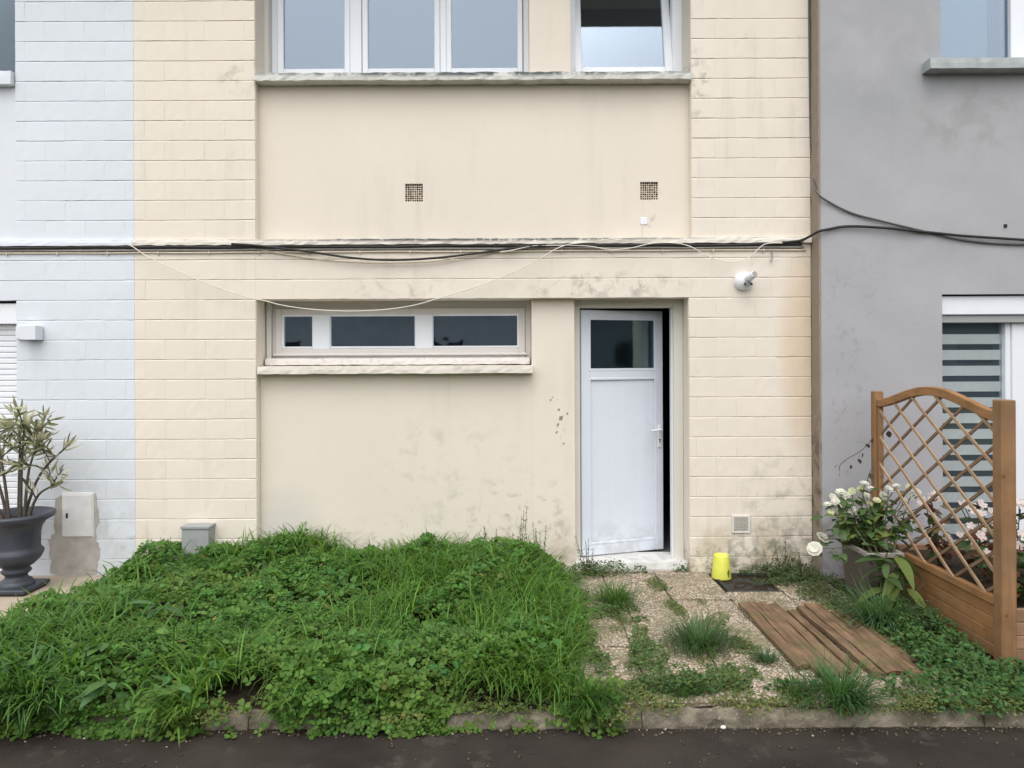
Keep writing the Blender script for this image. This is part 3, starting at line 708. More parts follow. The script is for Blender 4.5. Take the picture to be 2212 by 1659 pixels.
cable(uvline([(505,530),(550,538),(620,550),(680,559),(760,566),(830,568),(930,565),(1000,555),(1060,545)], -.014), .005, M['cable_cream'], 'thin cream wire sagging just beneath the black loop')
cable(uvline([(270,529),(283,531),(328,559),(429,605),(525,639.5),(571,649.5),(613,660),(677,668.5),(752,672),(828,669),(891,660),(942,646),(1030,619),(1109,588),(1159,562.5),(1217,531),(1285,522),(1336,514.5),(1420,513)], -.06), .0042, M['cable_white'], 'long white cable hanging in a deep loop across the top of the low window')
cable(uvline([(1080,545),(1109,540),(1159,531),(1260,531),(1316,538.5),(1361,536),(1407,526),(1457,525),(1492,533),(1525,552),(1563,565),(1588,566),(1619,555),(1651,528),(1690,525)], -.05), .0042, M['cable_white'], 'thin white wire looping over the door and above the round light')
cable(uvline([(1747,-60),(1748,76),(1750,252),(1752,330),(1756,374)], -.006) + uvline([(1765,416),(1795,439),(1843,461.5),(1906,478),(1989,498),(2057,514.5),(2133,524.5),(2212,528),(2290,527)], GYF-.014), .0085, simple('cable_dark_grey', (.10,.095,.095), .6), 'dark cable running down the house corner then sagging across the grey wall')
cable(uvline([(1690,524),(1729,519.5)], -.035) + uvline([(1752,509)], -.12) + uvline([(1768,500)], -.19) + uvline([(1787,495.6),(1830,489),(1906,492),(2007,502),(2083,509.5),(2212,518),(2300,524)], GYF-.026), .011, M['rubber'], 'black cable arching from the ledge end onto the grey wall')
s = MB().tube(smooth_path([P(1667,540,-.01), P(1668,556,-.02), P(1664,566,-.02)], 6), .005, 6); tag(s.build('hook', M['cable_grey'], None, smooth=True), 'small metal hook hanging under the ledge near the house corner', 'hook')

# ------------------------------------------------------------------ leaf and plant builders
def basis(n):
    n = n/np.linalg.norm(n, axis=1, keepdims=True); return n
def scatter_leaves(Pts, Nrm, T, L, Wd, tmpl):
    """place a leaf template (k,3: along, across, lift) at points with normals Nrm and tip directions T"""
    N_ = basis(Nrm); T = T - (T*N_).sum(1, keepdims=True)*N_; T = basis(T); B = np.cross(N_, T)
    t = np.array(tmpl)
    return Pts[:, None, :] + T[:, None, :]*(t[None, :, 0, None]*L[:, None, None]) + B[:, None, :]*(t[None, :, 1, None]*Wd[:, None, None]) + N_[:, None, :]*(t[None, :, 2, None]*L[:, None, None])
CLOVER = [(0,0,0),(.35,.36,.10),(.78,.5,.13),(1.0,.26,.06),(.93,0,-.02),(1.0,-.26,.06),(.78,-.5,.13),(.35,-.36,.10)]
CL_F = [(0,4,3,2,1),(0,7,6,5,4)]
OVAL = [(0,0,0),(.25,.34,.07),(.6,.5,.10),(.88,.25,.02),(1,0,-.08),(.88,-.25,.02),(.6,-.5,.10),(.25,-.34,.07)]
def blades(Pts, az, L, Wd, lean, bend, twist=None):
    n = len(Pts); ts = np.array([0, .25, .5, .75, 1.0]); wd = np.array([.75, 1, .9, .6, .06])
    h = np.stack([np.cos(az), np.sin(az), np.zeros(n)], 1); side = np.stack([-np.sin(az), np.cos(az), np.zeros(n)], 1)
    V = np.zeros((n, 10, 3)); X = np.zeros(n); Z = np.zeros(n); pt = 0
    for i, t in enumerate(ts):
        if i:
            a = lean + bend*(t + pt)/2; X = X + L*(t-pt)*np.sin(a); Z = Z + L*(t-pt)*np.cos(a)
        pt = t
        c = Pts + h*X[:, None]; c[:, 2] += Z
        V[:, 2*i] = c + side*(Wd*wd[i]/2)[:, None]; V[:, 2*i+1] = c - side*(Wd*wd[i]/2)[:, None]
    return V
BL_F = [(0,1,3,2),(2,3,5,4),(4,5,7,6),(6,7,9,8)]
def colvar(n, base, v=.22, hue=.08):
    c = np.array(base)[None]*np.ones((n, 1)); k = np.clip(1 + rng.normal(0, v, (n, 1)), .45, 1.8)
    h = rng.normal(0, hue, (n, 1)); c = c*k; c[:, 0:1] *= (1 + h*1.6); c[:, 2:3] *= (1 - h*.5); return np.clip(c, .004, .9)
def smoothnoise(x, y, seed=0):
    r = np.random.default_rng(seed); o = np.zeros_like(x)
    for f, a in ((.9, 1), (1.7, .7), (3.3, .5), (6.5, .3), (13, .18)):
        for _ in range(3):
            an = r.uniform(0, 6.28); ph = r.uniform(0, 6.28); o = o + a*np.sin(f*(x*math.cos(an)+y*math.sin(an))*2 + ph)/2
    return o
def emit(name, V, FT, col, mat, label=None, cat=None, group=None, kind=None, parent=None, origin=None):
    if origin is None:
        f = V.reshape(-1, 3); origin = ((f[:,0].min()+f[:,0].max())/2, (f[:,1].min()+f[:,1].max())/2, f[:,2].min())
    me = np_mesh(name, V, None, FT, col, mat, origin); o = bpy.data.objects.new(name, me); link(o, parent, origin)
    return tag(o, label, cat, group, kind)

GREEN = (.092, .198, .040); YGREEN = (.17, .225, .045); GRASS = (.115, .228, .042); BGRASS = (.095, .20, .070)
# clover canopy height over the bed
def bed_h(x, y):
    t = np.clip(-y/2.4, 0, 1)                                     # 0 at the wall, 1 at the kerb
    wallh = np.interp(x, [-3.35, -3.1, -2.9, -2.6, -2.3, -2.05, -1.75, -1.5, -1.2, -.9, -.6, -.35, -.1, .1, .3, .5], [.05, .20, .27, .19, .24, .27, .37, .32, .25, .21, .27, .24, .30, .30, .20, .10])
    midh = .24 + .05*smoothnoise(x, y, 3); fronth = .15 + .04*smoothnoise(x, y, 4)
    h = np.where(t < .5, wallh*(1-2*t) + midh*2*t, midh*(2-2*t) + fronth*(2*t-1))
    edge = np.clip((x - (XB0-.10))/.30, 0, 1)*np.clip((XB1+.12-x)/.50, 0, 1)*np.clip((y-(KY-.16))/.22, .0, 1)
    return np.clip(h*np.sqrt(edge), .02, 1) 
def bed_pts(n, x0=XB0-.08, x1=XB1+.12, y0=KY-.14, y1=.0):
    # denser toward the front where leaves are seen close up
    x = rng.uniform(x0, x1, n); y = rng.uniform(y0, y1, n)
    bx = XB1 + .10*smoothnoise(y*2, y*0, 8) - .08; lx_ = XB0 + .05*smoothnoise(y*2, y*0, 9) - .02
    fy = KY + .02 + .05*smoothnoise(x*1.6, x*0, 5) - np.clip((-1.5-x)*1.2, 0, .12)
    bare = ((x+1.40)**2/.19**2 + (y-KY-.03)**2/.17**2 < 1) | ((x+.10)**2/.45**2 + (y-KY)**2/.085**2 < 1)
    ok = (x < bx) & (x > lx_) & (y > fy) & ~bare
    return x[ok], y[ok]
def clover_field(n, seed):
    x, y = bed_pts(n); m = len(x); h = bed_h(x, y)
    grassy = smoothnoise(x*1.2, y*1.2, 21) + np.clip((x+.4)*1.2, -.6, 1.2)
    keep = rng.random(m) > np.clip(grassy*.45, 0, .68); x, y, h = x[keep], y[keep], h[keep]; m = len(x)
    cov = np.interp(np.arange(-3.3, .7, .05), [-3.3, -1.62, -1.55, -1.27, -1.2, -1.0, -.8, -.62, -.52, -.36, -.3, .2, .3, .5, .6], [1, 1, .1, .05, .6, .7, .3, .35, .9, .85, .08, .05, .5, .4, .0])
    sx_ = rng.uniform(-3.25, .6, 5200); sk = rng.random(5200) < np.interp(sx_, np.arange(-3.3, .7, .05), cov); sx_ = sx_[sk]
    sy_ = KY + .03 - np.abs(rng.normal(0, .06, len(sx_))); sz_ = .14 - (KY + .05 - sy_)*1.5 + rng.normal(0, .03, len(sx_))
    ke_ = (sz_ > -.035 + .05*np.sin(sx_*9)*np.sin(sx_*3.7)) & (sy_ > KY - .10 - .05*np.sin(sx_*5.3)*np.cos(sx_*2.1)); sx_, sy_, sz_ = sx_[ke_], sy_[ke_], sz_[ke_]
    x = np.concatenate([x, sx_]); y = np.concatenate([y, sy_]); h = np.concatenate([h, np.clip(sz_, -.05, .2)]); m = len(x)
    lump = .05*smoothnoise(x*2.2, y*2.2, 30)
    z = h + lump - np.abs(rng.normal(0, .05, m)) - .09*np.clip(smoothnoise(x*5.5, y*5.5, 61)-.35, 0, 1); z = np.maximum(z, np.where(y < KY-.005, -.07, .012))
    c = np.stack([x, y, z], 1)
    # three leaflets each
    eps = .03; gx_ = (bed_h(x+eps, y) - bed_h(x-eps, y))/(2*eps); gy_ = (bed_h(x, y+eps) - bed_h(x, y-eps))/(2*eps)
    nr = np.stack([-gx_*.6 + rng.normal(0, .35, m), -gy_*.6 - .25 + rng.normal(0, .35, m), np.ones(m)], 1)
    az0 = rng.uniform(0, 6.28, m); L0 = rng.uniform(.017, .034, m)*np.where(smoothnoise(x*1.5, y*1.5, 71) > .5, .72, 1.05)
    Vs = []; cs = []
    patch = smoothnoise(x, y, 44)
    base = colvar(m, GREEN, .20, .06)
    yel = np.clip((patch-.55)*.7, 0, .5) + np.clip((-y-1.9)*1.4, 0, .6)*rng.random(m)*np.where((x > -.7) | ((x > -1.9) & (x < -1.2)), 1.2, .25)
    base = base*(1-yel[:, None]*.8) + np.array(YGREEN)[None]*yel[:, None]*.8
    for k in range(3):
        a = az0 + k*2.094 + rng.normal(0, .15, m); T = np.stack([np.cos(a), np.sin(a), np.zeros(m)], 1)
        nk = nr + T*(-.30) + rng.normal(0, .12, (m, 3)); nk[:, 2] = np.abs(nk[:, 2])
        Vs.append(scatter_leaves(c + T*.002, nk, T, L0*rng.uniform(.85, 1.1, m), L0*rng.uniform(.85, 1.05, m), CLOVER)); cs.append(base*rng.uniform(.9, 1.1, (m, 1)))
    return np.concatenate(Vs), np.concatenate(cs)
V, c = clover_field(21000, 1)
emit('clover', V, CL_F, c, M['leaf'], 'dense bed of green clover growing against the cream wall', 'clover', kind='stuff')
# long grass growing through the clover
def grass_field(n):
    x, y = bed_pts(n); m = len(x)
    w_ = .10 + smoothnoise(x*1.2, y*1.2, 21)*.6 + np.clip((x+.9)*.8, 0, 1.0)*np.clip((-y-.1)*2, 0, 1) + np.clip((-2.0-x)*.9, 0, .8)*np.clip((-y-1.0), 0, 1)
    k = rng.random(m) < np.clip(w_, .03, 1)*.9; x, y = x[k], y[k]; m = len(x)
    h = bed_h(x, y); p = np.stack([x, y, np.maximum(h-.085, -.05)], 1)
    az_ = rng.uniform(0, 6.28, m); near = np.clip((KY+.45-y)/.4, 0, 1); az_ = np.where(rng.random(m) < near*.8, rng.normal(-1.57, .7, m), az_)
    V = blades(p, az_, rng.uniform(.13, .32, m), np.where(x < -1.5, 1.6, 1.0)*rng.uniform(.0045, .010, m), rng.uniform(.05, .7, m), rng.uniform(.8, 2.4, m))
    c = colvar(m, GRASS, .28, .08); far_left = np.clip((-1.6-x)/1.2, 0, 1)[:, None]; c = c*(1-far_left*.4) + np.array(BGRASS)[None]*far_left*.4
    return V, c
V, c = grass_field(42000)
emit('grass', V, BL_F, c, M['blade'], 'long grass blades pushing through the clover bed', 'grass', kind='stuff')

def other_leaves(n):
    x, y = bed_pts(n); m = len(x); k = rng.random(m) < np.clip(.25 + .6*smoothnoise(x*1.8, y*1.8, 81), .03, 1); x, y = x[k], y[k]; m = len(x)
    z = bed_h(x, y) + .05*smoothnoise(x*2.2, y*2.2, 30) + rng.uniform(-.06, .02, m); az_ = rng.uniform(0, 6.28, m)
    T = np.stack([np.cos(az_), np.sin(az_) - .5, rng.uniform(-.3, .4, m)], 1); nr = np.stack([rng.normal(0, .5, m), -.35 + rng.normal(0, .4, m), np.ones(m)], 1)
    L_ = rng.uniform(.028, .075, m); c = colvar(m, (.095, .195, .055), .28, .10); dry = rng.random(m) < .05; c[dry] = np.array([.26, .22, .08])*rng.uniform(.7, 1.2, (dry.sum(), 1))
    return scatter_leaves(np.stack([x, y, z], 1), nr, T, L_, L_*rng.uniform(.35, .7, m), OVAL), c
V, c = other_leaves(5200)
emit('mixed_weeds', V, CL_F, c, M['leaf'], 'larger oval weed leaves scattered through the clover bed', 'weeds', kind='stuff')
# low ground-cover weeds: path joints, foot of the walls, right-hand corner
def weed_patch(centers, n_per, hmax, base, sz=(.010, .022), tm=OVAL):
    Vs = []; cs = []
    for cx, cy, rx, ry, h in centers:
        m = int(n_per*rx*ry*3.14); r = np.sqrt(rng.random(m)); a = rng.uniform(0, 6.28, m)
        x = cx + rx*r*np.cos(a); y = np.minimum(cy + ry*r*np.sin(a), -.01)
        z = rng.random(m)**.8*h*np.sqrt(np.clip(1-r**2, .04, 1)) + .004
        az_ = rng.uniform(0, 6.28, m); T = np.stack([np.cos(az_), np.sin(az_), np.zeros(m)], 1)
        nr = np.stack([rng.normal(0, .45, m), -.3 + rng.normal(0, .4, m), np.ones(m)], 1); L_ = rng.uniform(sz[0], sz[1], m)
        Vs.append(scatter_leaves(np.stack([x, y, z], 1), nr, T, L_*1.25, L_*rng.uniform(.6, .9, m), tm)); cs.append(colvar(m, base if not callable(base) else base(cx, cy), .22, .10))
    return np.concatenate(Vs), np.concatenate(cs)
def gp(u, v, rx, ry, h): p = G(u, v); return (p.x, p.y, rx, ry, h)
V1, c1 = weed_patch([gp(1265, 1245, .16, .12, .13), gp(1310, 1240, .22, .10, .12), gp(1230, 1262, .10, .12, .14), gp(1375, 1228, .07, .05, .08), gp(1462, 1226, .07, .05, .10),
    gp(1300, 1330, .16, .10, .07), gp(1385, 1400, .08, .14, .09), gp(1400, 1450, .12, .12, .10), gp(1370, 1340, .10, .05, .03), gp(1440, 1275, .05, .03, .03),
    gp(1490, 1490, .20, .10, .08), gp(1560, 1480, .16, .10, .08), gp(1420, 1495, .20, .08, .08), gp(1340, 1500, .18, .10, .06), gp(1300, 1440, .06, .14, .06), gp(1385, 1368, .05, .1, .05), gp(1350, 1320, .10, .10, .07), gp(1400, 1425, .12, .16, .12), gp(1450, 1485, .2, .12, .12), gp(1530, 1492, .2, .10, .12), gp(1250, 1300, .08, .18, .10), gp(1260, 1400, .07, .25, .10), gp(1600, 1460, .12, .10, .06)], 5600, .1, (.095, .155, .050))
V2, c2 = weed_patch([gp(1655, 1240, .25, .08, .08), gp(1720, 1250, .22, .14, .12), gp(1780, 1290, .2, .18, .14), gp(1760, 1262, .35, .1, .08), gp(1690, 1230, .2, .06, .14), gp(1850, 1345, .12, .25, .10), gp(1960, 1350, .20, .25, .20), gp(1830, 1310, .14, .12, .12), gp(1700, 1262, .15, .08, .06), gp(1640, 1262, .08, .05, .05)], 4200, .1, (.080, .120, .045))
V3, c3 = weed_patch([gp(2000, 1420, .18, .25, .14), gp(2060, 1460, .22, .20, .16), gp(2010, 1500, .25, .12, .13), gp(2120, 1480, .22, .14, .12), gp(2110, 1530, .25, .10, .12), gp(2180, 1510, .2, .12, .11), gp(1720, 1490, .15, .06, .05), gp(2205, 1470, .15, .12, .11), (2.72, -1.40, .10, .30, .15), (2.66, -1.75, .12, .18, .13), (2.72, -2.05, .16, .08, .10), (3.05, -2.05, .25, .10, .13), (2.5, -1.25, .14, .2, .2), (2.45, -1.6, .14, .3, .14)], 4400, .15, (.072, .145, .044), (.013, .030))
KP = []
for _ in range(80):
    kx = random.uniform(-3.2, 3.0); KP.append((kx, KY + random.uniform(-.02, .16), random.uniform(.04, .18), random.uniform(.02, .07), random.uniform(.02, .07)))
for _ in range(60):
    kx = random.choice([.45, .73, 1.17, 1.40, 2.30]) + random.uniform(-.06, .06); KP.append((kx, random.uniform(-2.3, -.3), random.uniform(.03, .08), random.uniform(.04, .13), random.uniform(.015, .045)))
V5, c5 = weed_patch(KP, 5200, .05, (.13, .165, .055), (.008, .017))
V4, c4 = weed_patch([gp(1330, 1520, .24, .10, .08), gp(1310, 1545, .16, .05, .05), gp(1345, 1560, .1, .03, .04), (1.75, KY-.02, .22, .05, .04), (1.2, KY-.01, .10, .05, .04), (2.45, KY-.01, .22, .06, .06), (2.15, KY+.03, .15, .06, .06), (.75, KY+.0, .10, .05, .05), (2.9, KY-.01, .25, .06, .07), gp(1330, 1500, .2, .1, .06), gp(480, 1545, .16, .05, .05), gp(880, 1560, .10, .04, .05), gp(400, 1560, .2, .05, .06), gp(1560, 1530, .06, .06, .08)], 5200, .06, (.17, .19, .06), (.008, .017))
emit('weeds', np.concatenate([V1,V2,V3,V4,V5]), CL_F, np.concatenate([c1,c2,c3,c4,c5]), M['leaf'], 'low leafy weeds creeping over the paving joints and the kerb', 'weeds', kind='stuff')

# single grass tufts
def tuft(p, n, L, spread, base, label, az0=None, wd=(.003, .006), droop=(.5, 1.9)):
    m = n; a = rng.uniform(0, 6.28, m); r = np.abs(rng.normal(0, spread*.45, m))
    if az0 is not None:
        k = rng.random(m) < .5; a[k] = rng.normal(az0, .7, k.sum())
    pts = np.stack([p[0] + r*np.cos(a), p[1] + r*np.sin(a), np.full(m, .0)], 1)
    V = blades(pts, a + rng.normal(0, .4, m), rng.uniform(.45, 1.0, m)*L, rng.uniform(wd[0], wd[1], m), rng.uniform(.05, .7, m), rng.uniform(droop[0], droop[1], m))
    return emit('grass_tuft', V, BL_F, colvar(m, base, .2, .06), M['blade'], label, 'grass', 'grass tufts on the path')
tuft(G(1328, 1305), 520, .21, .17, (.10, .19, .05), 'bright green grass tuft in the paving joint in front of the door')
tuft(G(1512, 1400), 820, .26, .22, (.085, .16, .065), 'big rounded grass tuft in the middle of the paving beside the boards')
tuft(G(1655, 1432), 160, .13, .07, (.075, .145, .07), 'small dark grass tuft touching the long edge of the boards')
tuft(G(1815, 1515), 420, .32, .16, (.08, .17, .065), 'large grass tuft drooping over the kerb below the board ends', -1.2, (.004, .008))
tuft(G(1720, 1505), 200, .15, .14, (.09, .17, .055), 'low grass tuft at the kerb by the corner of the boards', -1.5)
tuft(G(1905, 1350), 520, .36, .20, (.11, .20, .10), 'tall arching grass clump between the boards and the wooden planter', -1.9, (.005, .011))
tuft(G(1475, 1500), 300, .15, .13, (.09, .165, .055), 'short grass tuft growing behind the kerb below the big rounded tuft')
tuft(G(1275, 1525), 330, .26, .14, (.085, .19, .055), 'arching grass tuft spilling over the kerb at the end of the clover', -1.57, (.004, .007))
tuft(G(60, 1530), 240, .42, .18, (.08, .165, .075), 'broad bladed grass clump spilling over the road beyond the clover', -1.5, (.008, .016))

# tall stemmed weeds standing up against wall and door
def stem_weed(p, h, n, label, base=(.10, .12, .035), heads=True):
    t = thing('weed_plant', (p[0], p[1], 0), label, 'weed', 'upright weeds along the wall')
    for k in range(n):
        a = random.uniform(0, 6.28); hh = h*random.uniform(.6, 1); sx, sy = random.uniform(-.06, .06), random.uniform(-.04, .02)
        b = Vector((p[0]+sx*.4, min(p[1]+sy*.4, -.01), 0)); tp = b + Vector((sx, min(sy, -b.y-.01), hh))
        MB().tube([b, b.lerp(tp, .5)+Vector((.008, 0, 0)), tp], [.003, .0025, .0015], 5).build('stem', M['weed_stem'], t)
        m = int(10 + hh*50); f = rng.random(m)**.8; pts = np.array([list(b.lerp(tp, float(q))) for q in f]); az_ = rng.uniform(0, 6.28, m)
        T = np.stack([np.cos(az_), np.sin(az_), rng.uniform(-.2, .5, m)], 1); nr = np.stack([rng.normal(0, .3, m), rng.normal(-.2, .3, m), np.ones(m)], 1); L_ = rng.uniform(.014, .034, m)*(1.1-f*.6)
        emit('foliage', scatter_leaves(pts, nr, T, L_, L_*.45, OVAL), CL_F, colvar(m, base, .25, .1), M['leaf'], parent=t)
M['weed_stem'] = simple('weed_stem', (.10, .105, .04), .7)
def pw(u, y): return (P(u, 1200, y).x, y)
stem_weed(pw(1117, -.14), .60, 6, 'tall leggy weed rising above the clover by the wall', (.07, .10, .03))
stem_weed(pw(1055, -.12), .47, 4, 'shorter leggy weed beside the tall one by the wall', (.09, .11, .035))
stem_weed(pw(1160, -.16), .46, 5, 'bushy weed at the corner between clover and door', (.06, .10, .03))
stem_weed(pw(1265, -.06), .34, 5, 'thin flowering weed in front of the door leaf', (.09, .11, .045))
stem_weed(pw(1285, -.10), .18, 3, 'low weed on the doorstep edge', (.08, .11, .04))
stem_weed(pw(945, -.10), .38, 5, 'small pale weed sprouting above clover against the wall', (.10, .14, .04))
stem_weed(pw(345, -.20), .38, 7, 'fluffy weed beside the grey electrical cabinet', (.07, .12, .03))
stem_weed(pw(1690, -.10), .30, 4, 'dark weed at the stained foot of the block pier', (.06, .08, .03))
stem_weed(pw(1735, -.16), .26, 4, 'dark weed in the corner beside the grey wall', (.05, .075, .03))
# broad leaved weeds in the clover
LV = simple('x', (0,0,0)); bpy.data.materials.remove(LV)
M['dock'] = leafcol('dock', (.10, .215, .05), .3); M['dock_dark'] = leafcol('dock_dark', (.075, .17, .055), .3)
def leaf_mesh(name, L, Wd, mat, droop=.25, fold=.12, n=6, shape=1.0):
    vs = []; fs = []
    for i in range(n+1):
        t = i/n; wv = Wd/2*(math.sin(math.pi*min(1, t**shape))**.8 if 0 < t < 1 else 0.02)
        z = -droop*L*t*t; vs += [(L*t, -wv, z + fold*wv), (L*t, 0, z), (L*t, wv, z + fold*wv)]
    for i in range(n):
        b = i*3; fs += [(b, b+1, b+4, b+3), (b+1, b+2, b+5, b+4)]
    me = bpy.data.meshes.new(name); me.from_pydata(vs, [], fs); me.materials.append(mat)
    for p in me.polygons: p.use_smooth = True
    return me
def put(me, name, parent, loc, rot, s=1.0):
    o = bpy.data.objects.new(name, me); link(o, parent, loc); o.rotation_euler = rot; o.scale = (s, s, s); return o
dl = [leaf_mesh('leaf', .17, .075, M['dock'], .3), leaf_mesh('leaf', .15, .06, M['dock_dark'], .45), leaf_mesh('leaf', .13, .075, M['dock'], .15)]
def dock(u, v, n, label, s=1.0, face=-1.57):
    p = G(u, v, .12); p.y = max(p.y, KY-.02); h = float(bed_h(np.array([p.x]), np.array([p.y]))[0])
    t = thing('broad_leaf_weed', (p.x, p.y, 0), label, 'weed', 'broad leaved weeds in the clover')
    for k in range(n):
        a = face + random.uniform(-1.5, 1.5); r = random.uniform(.01, .04)
        put(random.choice(dl), 'leaf', t, (p.x + r*math.cos(a), p.y + r*math.sin(a), h + random.uniform(-.02, .05)), (random.uniform(-.3,.3), random.uniform(-.6, .1), a), s*random.uniform(.7, 1.1))
dock(350, 1345, 4, 'pale broad leaf sticking out of the clover near the concrete yard')
dock(215, 1345, 4, 'cluster of broad leaves at the yard side of the clover', .8)
dock(30, 1465, 6, 'big broad leaved weed next to the long grass clump by the kerb', 1.0)
dock(180, 1540, 6, 'drooping broad leaved weed hanging over the kerb onto the road', .9)
dock(300, 1570, 6, 'pointed broad leaved weed at the foot of the kerb', .7)
dock(230, 1430, 5, 'broad leaved weed deep in the clover behind the drooping one', .8)
dock(760, 1405, 4, 'small rounded leaf rosette in the middle of the clover', .6)

# ------------------------------------------------------------------ urn with oleander
uc = Vector((-3.855, -.40, 0))
un = thing('urn', uc, 'dark blue grey classical urn planter on a square foot', 'planter')
prof = [(.125,.045),(.125,.06),(.105,.085),(.080,.10),(.075,.125),(.095,.14),(.105,.155),(.095,.17),(.085,.18),(.120,.20),(.165,.245),(.185,.285),(.187,.305),(.168,.325),(.163,.345),(.166,.44),(.175,.49),(.205,.535),(.262,.565),(.270,.585),(.262,.602),(.235,.604),(.200,.585),(.165,.55),(.16,.53)]
MB().lathe(prof, uc, 48).build('bowl', M['urn'], un, smooth=True)
MB().box(uc.x-.165, uc.x+.165, uc.y-.165, uc.y+.165, .014, .046).build('plinth', M['urn'], un, bev=.008)
MB().box(uc.x-.15, uc.x+.15, uc.y-.15, uc.y+.15, 0, .0135).build('foot', M['rubber'], un)
MB().lathe([(.0,.556),(.08,.56),(.166,.552)], uc, 24).build('soil', M['soil'], un, smooth=True)
ole = thing('oleander', uc + Vector((0,0,.55)), 'pale olive leaved oleander shrub growing in the dark urn', 'shrub')
M['ole1'] = leafcol('ole1', (.27, .285, .17), .25, .3); M['ole2'] = leafcol('ole2', (.52, .50, .33), .3, .2); M['ole3'] = leafcol('ole3', (.115, .105, .055), .2, .3); M['bark'] = simple('bark', (.10, .085, .07), .9, .2, .25, 40)
ol = [leaf_mesh('leaf', .12, .022, M['ole1'], .25, .2, 5), leaf_mesh('leaf', .115, .021, M['ole2'], .35, .2, 5), leaf_mesh('leaf', .09, .018, M['ole3'], .1, .2, 5), leaf_mesh('leaf', .125, .021, M['ole2'], .6, .2, 5)]
rr = random.Random(11)
def ole_tip(tip, d, n):
    for k in range(n):
        a = rr.uniform(0, 6.28); q = d.to_track_quat('X', 'Z').to_matrix().to_4x4() @ Matrix.Rotation(a, 4, 'X') @ Matrix.Rotation(-rr.uniform(.2, 1.25), 4, 'Y')
        put(rr.choice(ol), 'leaf', ole, tip - d*rr.uniform(0, .13), q.to_euler(), rr.uniform(.75, 1.15))
b0 = uc + Vector((0, 0, .55))
stems = [((-.06,.0), (-.30,-.05,.62)), ((.02,.02), (.06,.02,.78)), ((-.03,-.03), (-.12,-.10,.75)), ((.06,0), (.22,-.04,.66)), ((.10,-.02), (.40,-.06,.30)), ((-.1,.0), (-.48,.0,.45)), ((.03,.03), (.40,.03,.58)), ((0,.03),(-.02,.08,.7))]
nb = 0
for (ox, oy), (tx, ty, tz) in stems:
    a = b0 + Vector((ox, oy, -.02)); e = b0 + Vector((tx, ty, tz)); mid = a.lerp(e, .5) + Vector((-tx*.12, 0, .06))
    pth = smooth_path([a, mid, e], 6)
    MB().tube(pth, [.014 - .009*i/(len(pth)-1) for i in range(len(pth))], 7).build('branch', M['bark'], ole, smooth=True)
    ole_tip(e, (e-mid).normalized(), 9)
    for k in range(4):
        f = rr.uniform(.42, .95); s0 = pth[int(f*(len(pth)-1))]; d = Vector((rr.uniform(-1, 1), rr.uniform(-.7, .5), rr.uniform(.25, 1.1))).normalized()
        if s0.y + d.y*.2 > -.06: d.y = -abs(d.y)
        te = s0 + d*rr.uniform(.12, .24)
        MB().tube([s0, s0.lerp(te, .5)+Vector((0,0,.012)), te], [.006,.005,.0035], 6).build('branch', M['bark'], ole)
        ole_tip(te, d, 7)

m_ = 150; tips_ = [WL[o] for o in ole.children if o.name.startswith('leaf')]
pp = np.array([list(tips_[i % len(tips_)]) for i in range(m_)]) + rng.normal(0, .035, (m_, 3)); pp[:, 1] = np.minimum(pp[:, 1], -.07)
az_ = rng.uniform(0, 6.28, m_); T_ = np.stack([np.cos(az_), np.sin(az_)*.7, rng.uniform(-.2, 1.2, m_)], 1)
LANCE = [(0,0,0),(.25,.32,.06),(.55,.5,.04),(.82,.3,-.03),(1,0,-.1),(.82,-.3,-.03),(.55,-.5,.04),(.25,-.32,.06)]
L_ = rng.uniform(.08, .14, m_); pal_ = np.array([(.26,.28,.17),(.46,.46,.34),(.14,.14,.08),(.36,.37,.25)])
emit('foliage', scatter_leaves(pp, rng.normal(0, 1, (m_, 3)) + np.array([0, -.5, .6]), T_, L_, L_*.17, LANCE), CL_F, pal_[rng.integers(0, 4, m_)]*rng.uniform(.75, 1.2, (m_, 1)), M['leaf'], kind='stuff', parent=ole)
# ------------------------------------------------------------------ boards, cover, yellow cone
pal = thing('board_cover', (1.93, -1.47, 0), 'weathered brown wooden boards lying side by side on the paving', 'boards')
bx0 = 1.605
for wd_, y0, y1, tilt, gap in ((.070, -1.97, -.88, .05, .006), (.125, -2.06, -.86, -.02, .004), (.062, -2.04, -.875, .04, .026), (.040, -2.00, -1.02, .12, .044), (.070, -2.055, -.97, -.08, .010), (.105, -2.045, -.90, .03, .016), (.075, -2.07, -1.05, .08, .012), (.04, -1.90, -1.12, .1, .0)):
    mb = MB(); n = 14; vs = []
    for i in range(n+1):
        y = y0 + (y1-y0)*i/n; e = .022 if i in (0, n) else .003; j = lambda a: random.uniform(-a, a)
        zz = .030 + .003*math.sin(i*.5+bx0*9)
        ww = [bx0 + j(.0028), bx0+wd_ + j(.0028)]
        vs += [(ww[0], y+j(e), zz-.016), (ww[1], y+j(e), zz-.016), (ww[1], y+j(e), zz+.008+tilt*wd_+j(.002)), (bx0+wd_*.5, y+j(e), zz+.010+j(.002)), (ww[0], y+j(e), zz+.008-tilt*wd_+j(.002))]
    k = 5; fs = [(i*k+q, (i+1)*k+q, (i+1)*k+(q+1)%k, i*k+(q+1)%k) for i in range(n) for q in range(k)] + [tuple(reversed(range(k))), tuple(n*k+q for q in range(k))]
    mb.add(vs, fs).build('plank', M['old_plank'], pal); bx0 += wd_ + gap
for yy in (-1.05, -1.85): MB().box(1.63, 2.16, yy, yy+.08, .0, .0125).build('batten', M['old_plank'], pal)
cov = thing('drain_cover', (1.86, -.28, -.03), 'dark grey sunken cover plate at the foot of the block pier', 'cover')
box('plate', M['cover'], cov, 1.665, 2.21, -.49, -.055, -.05, -.020, .004)
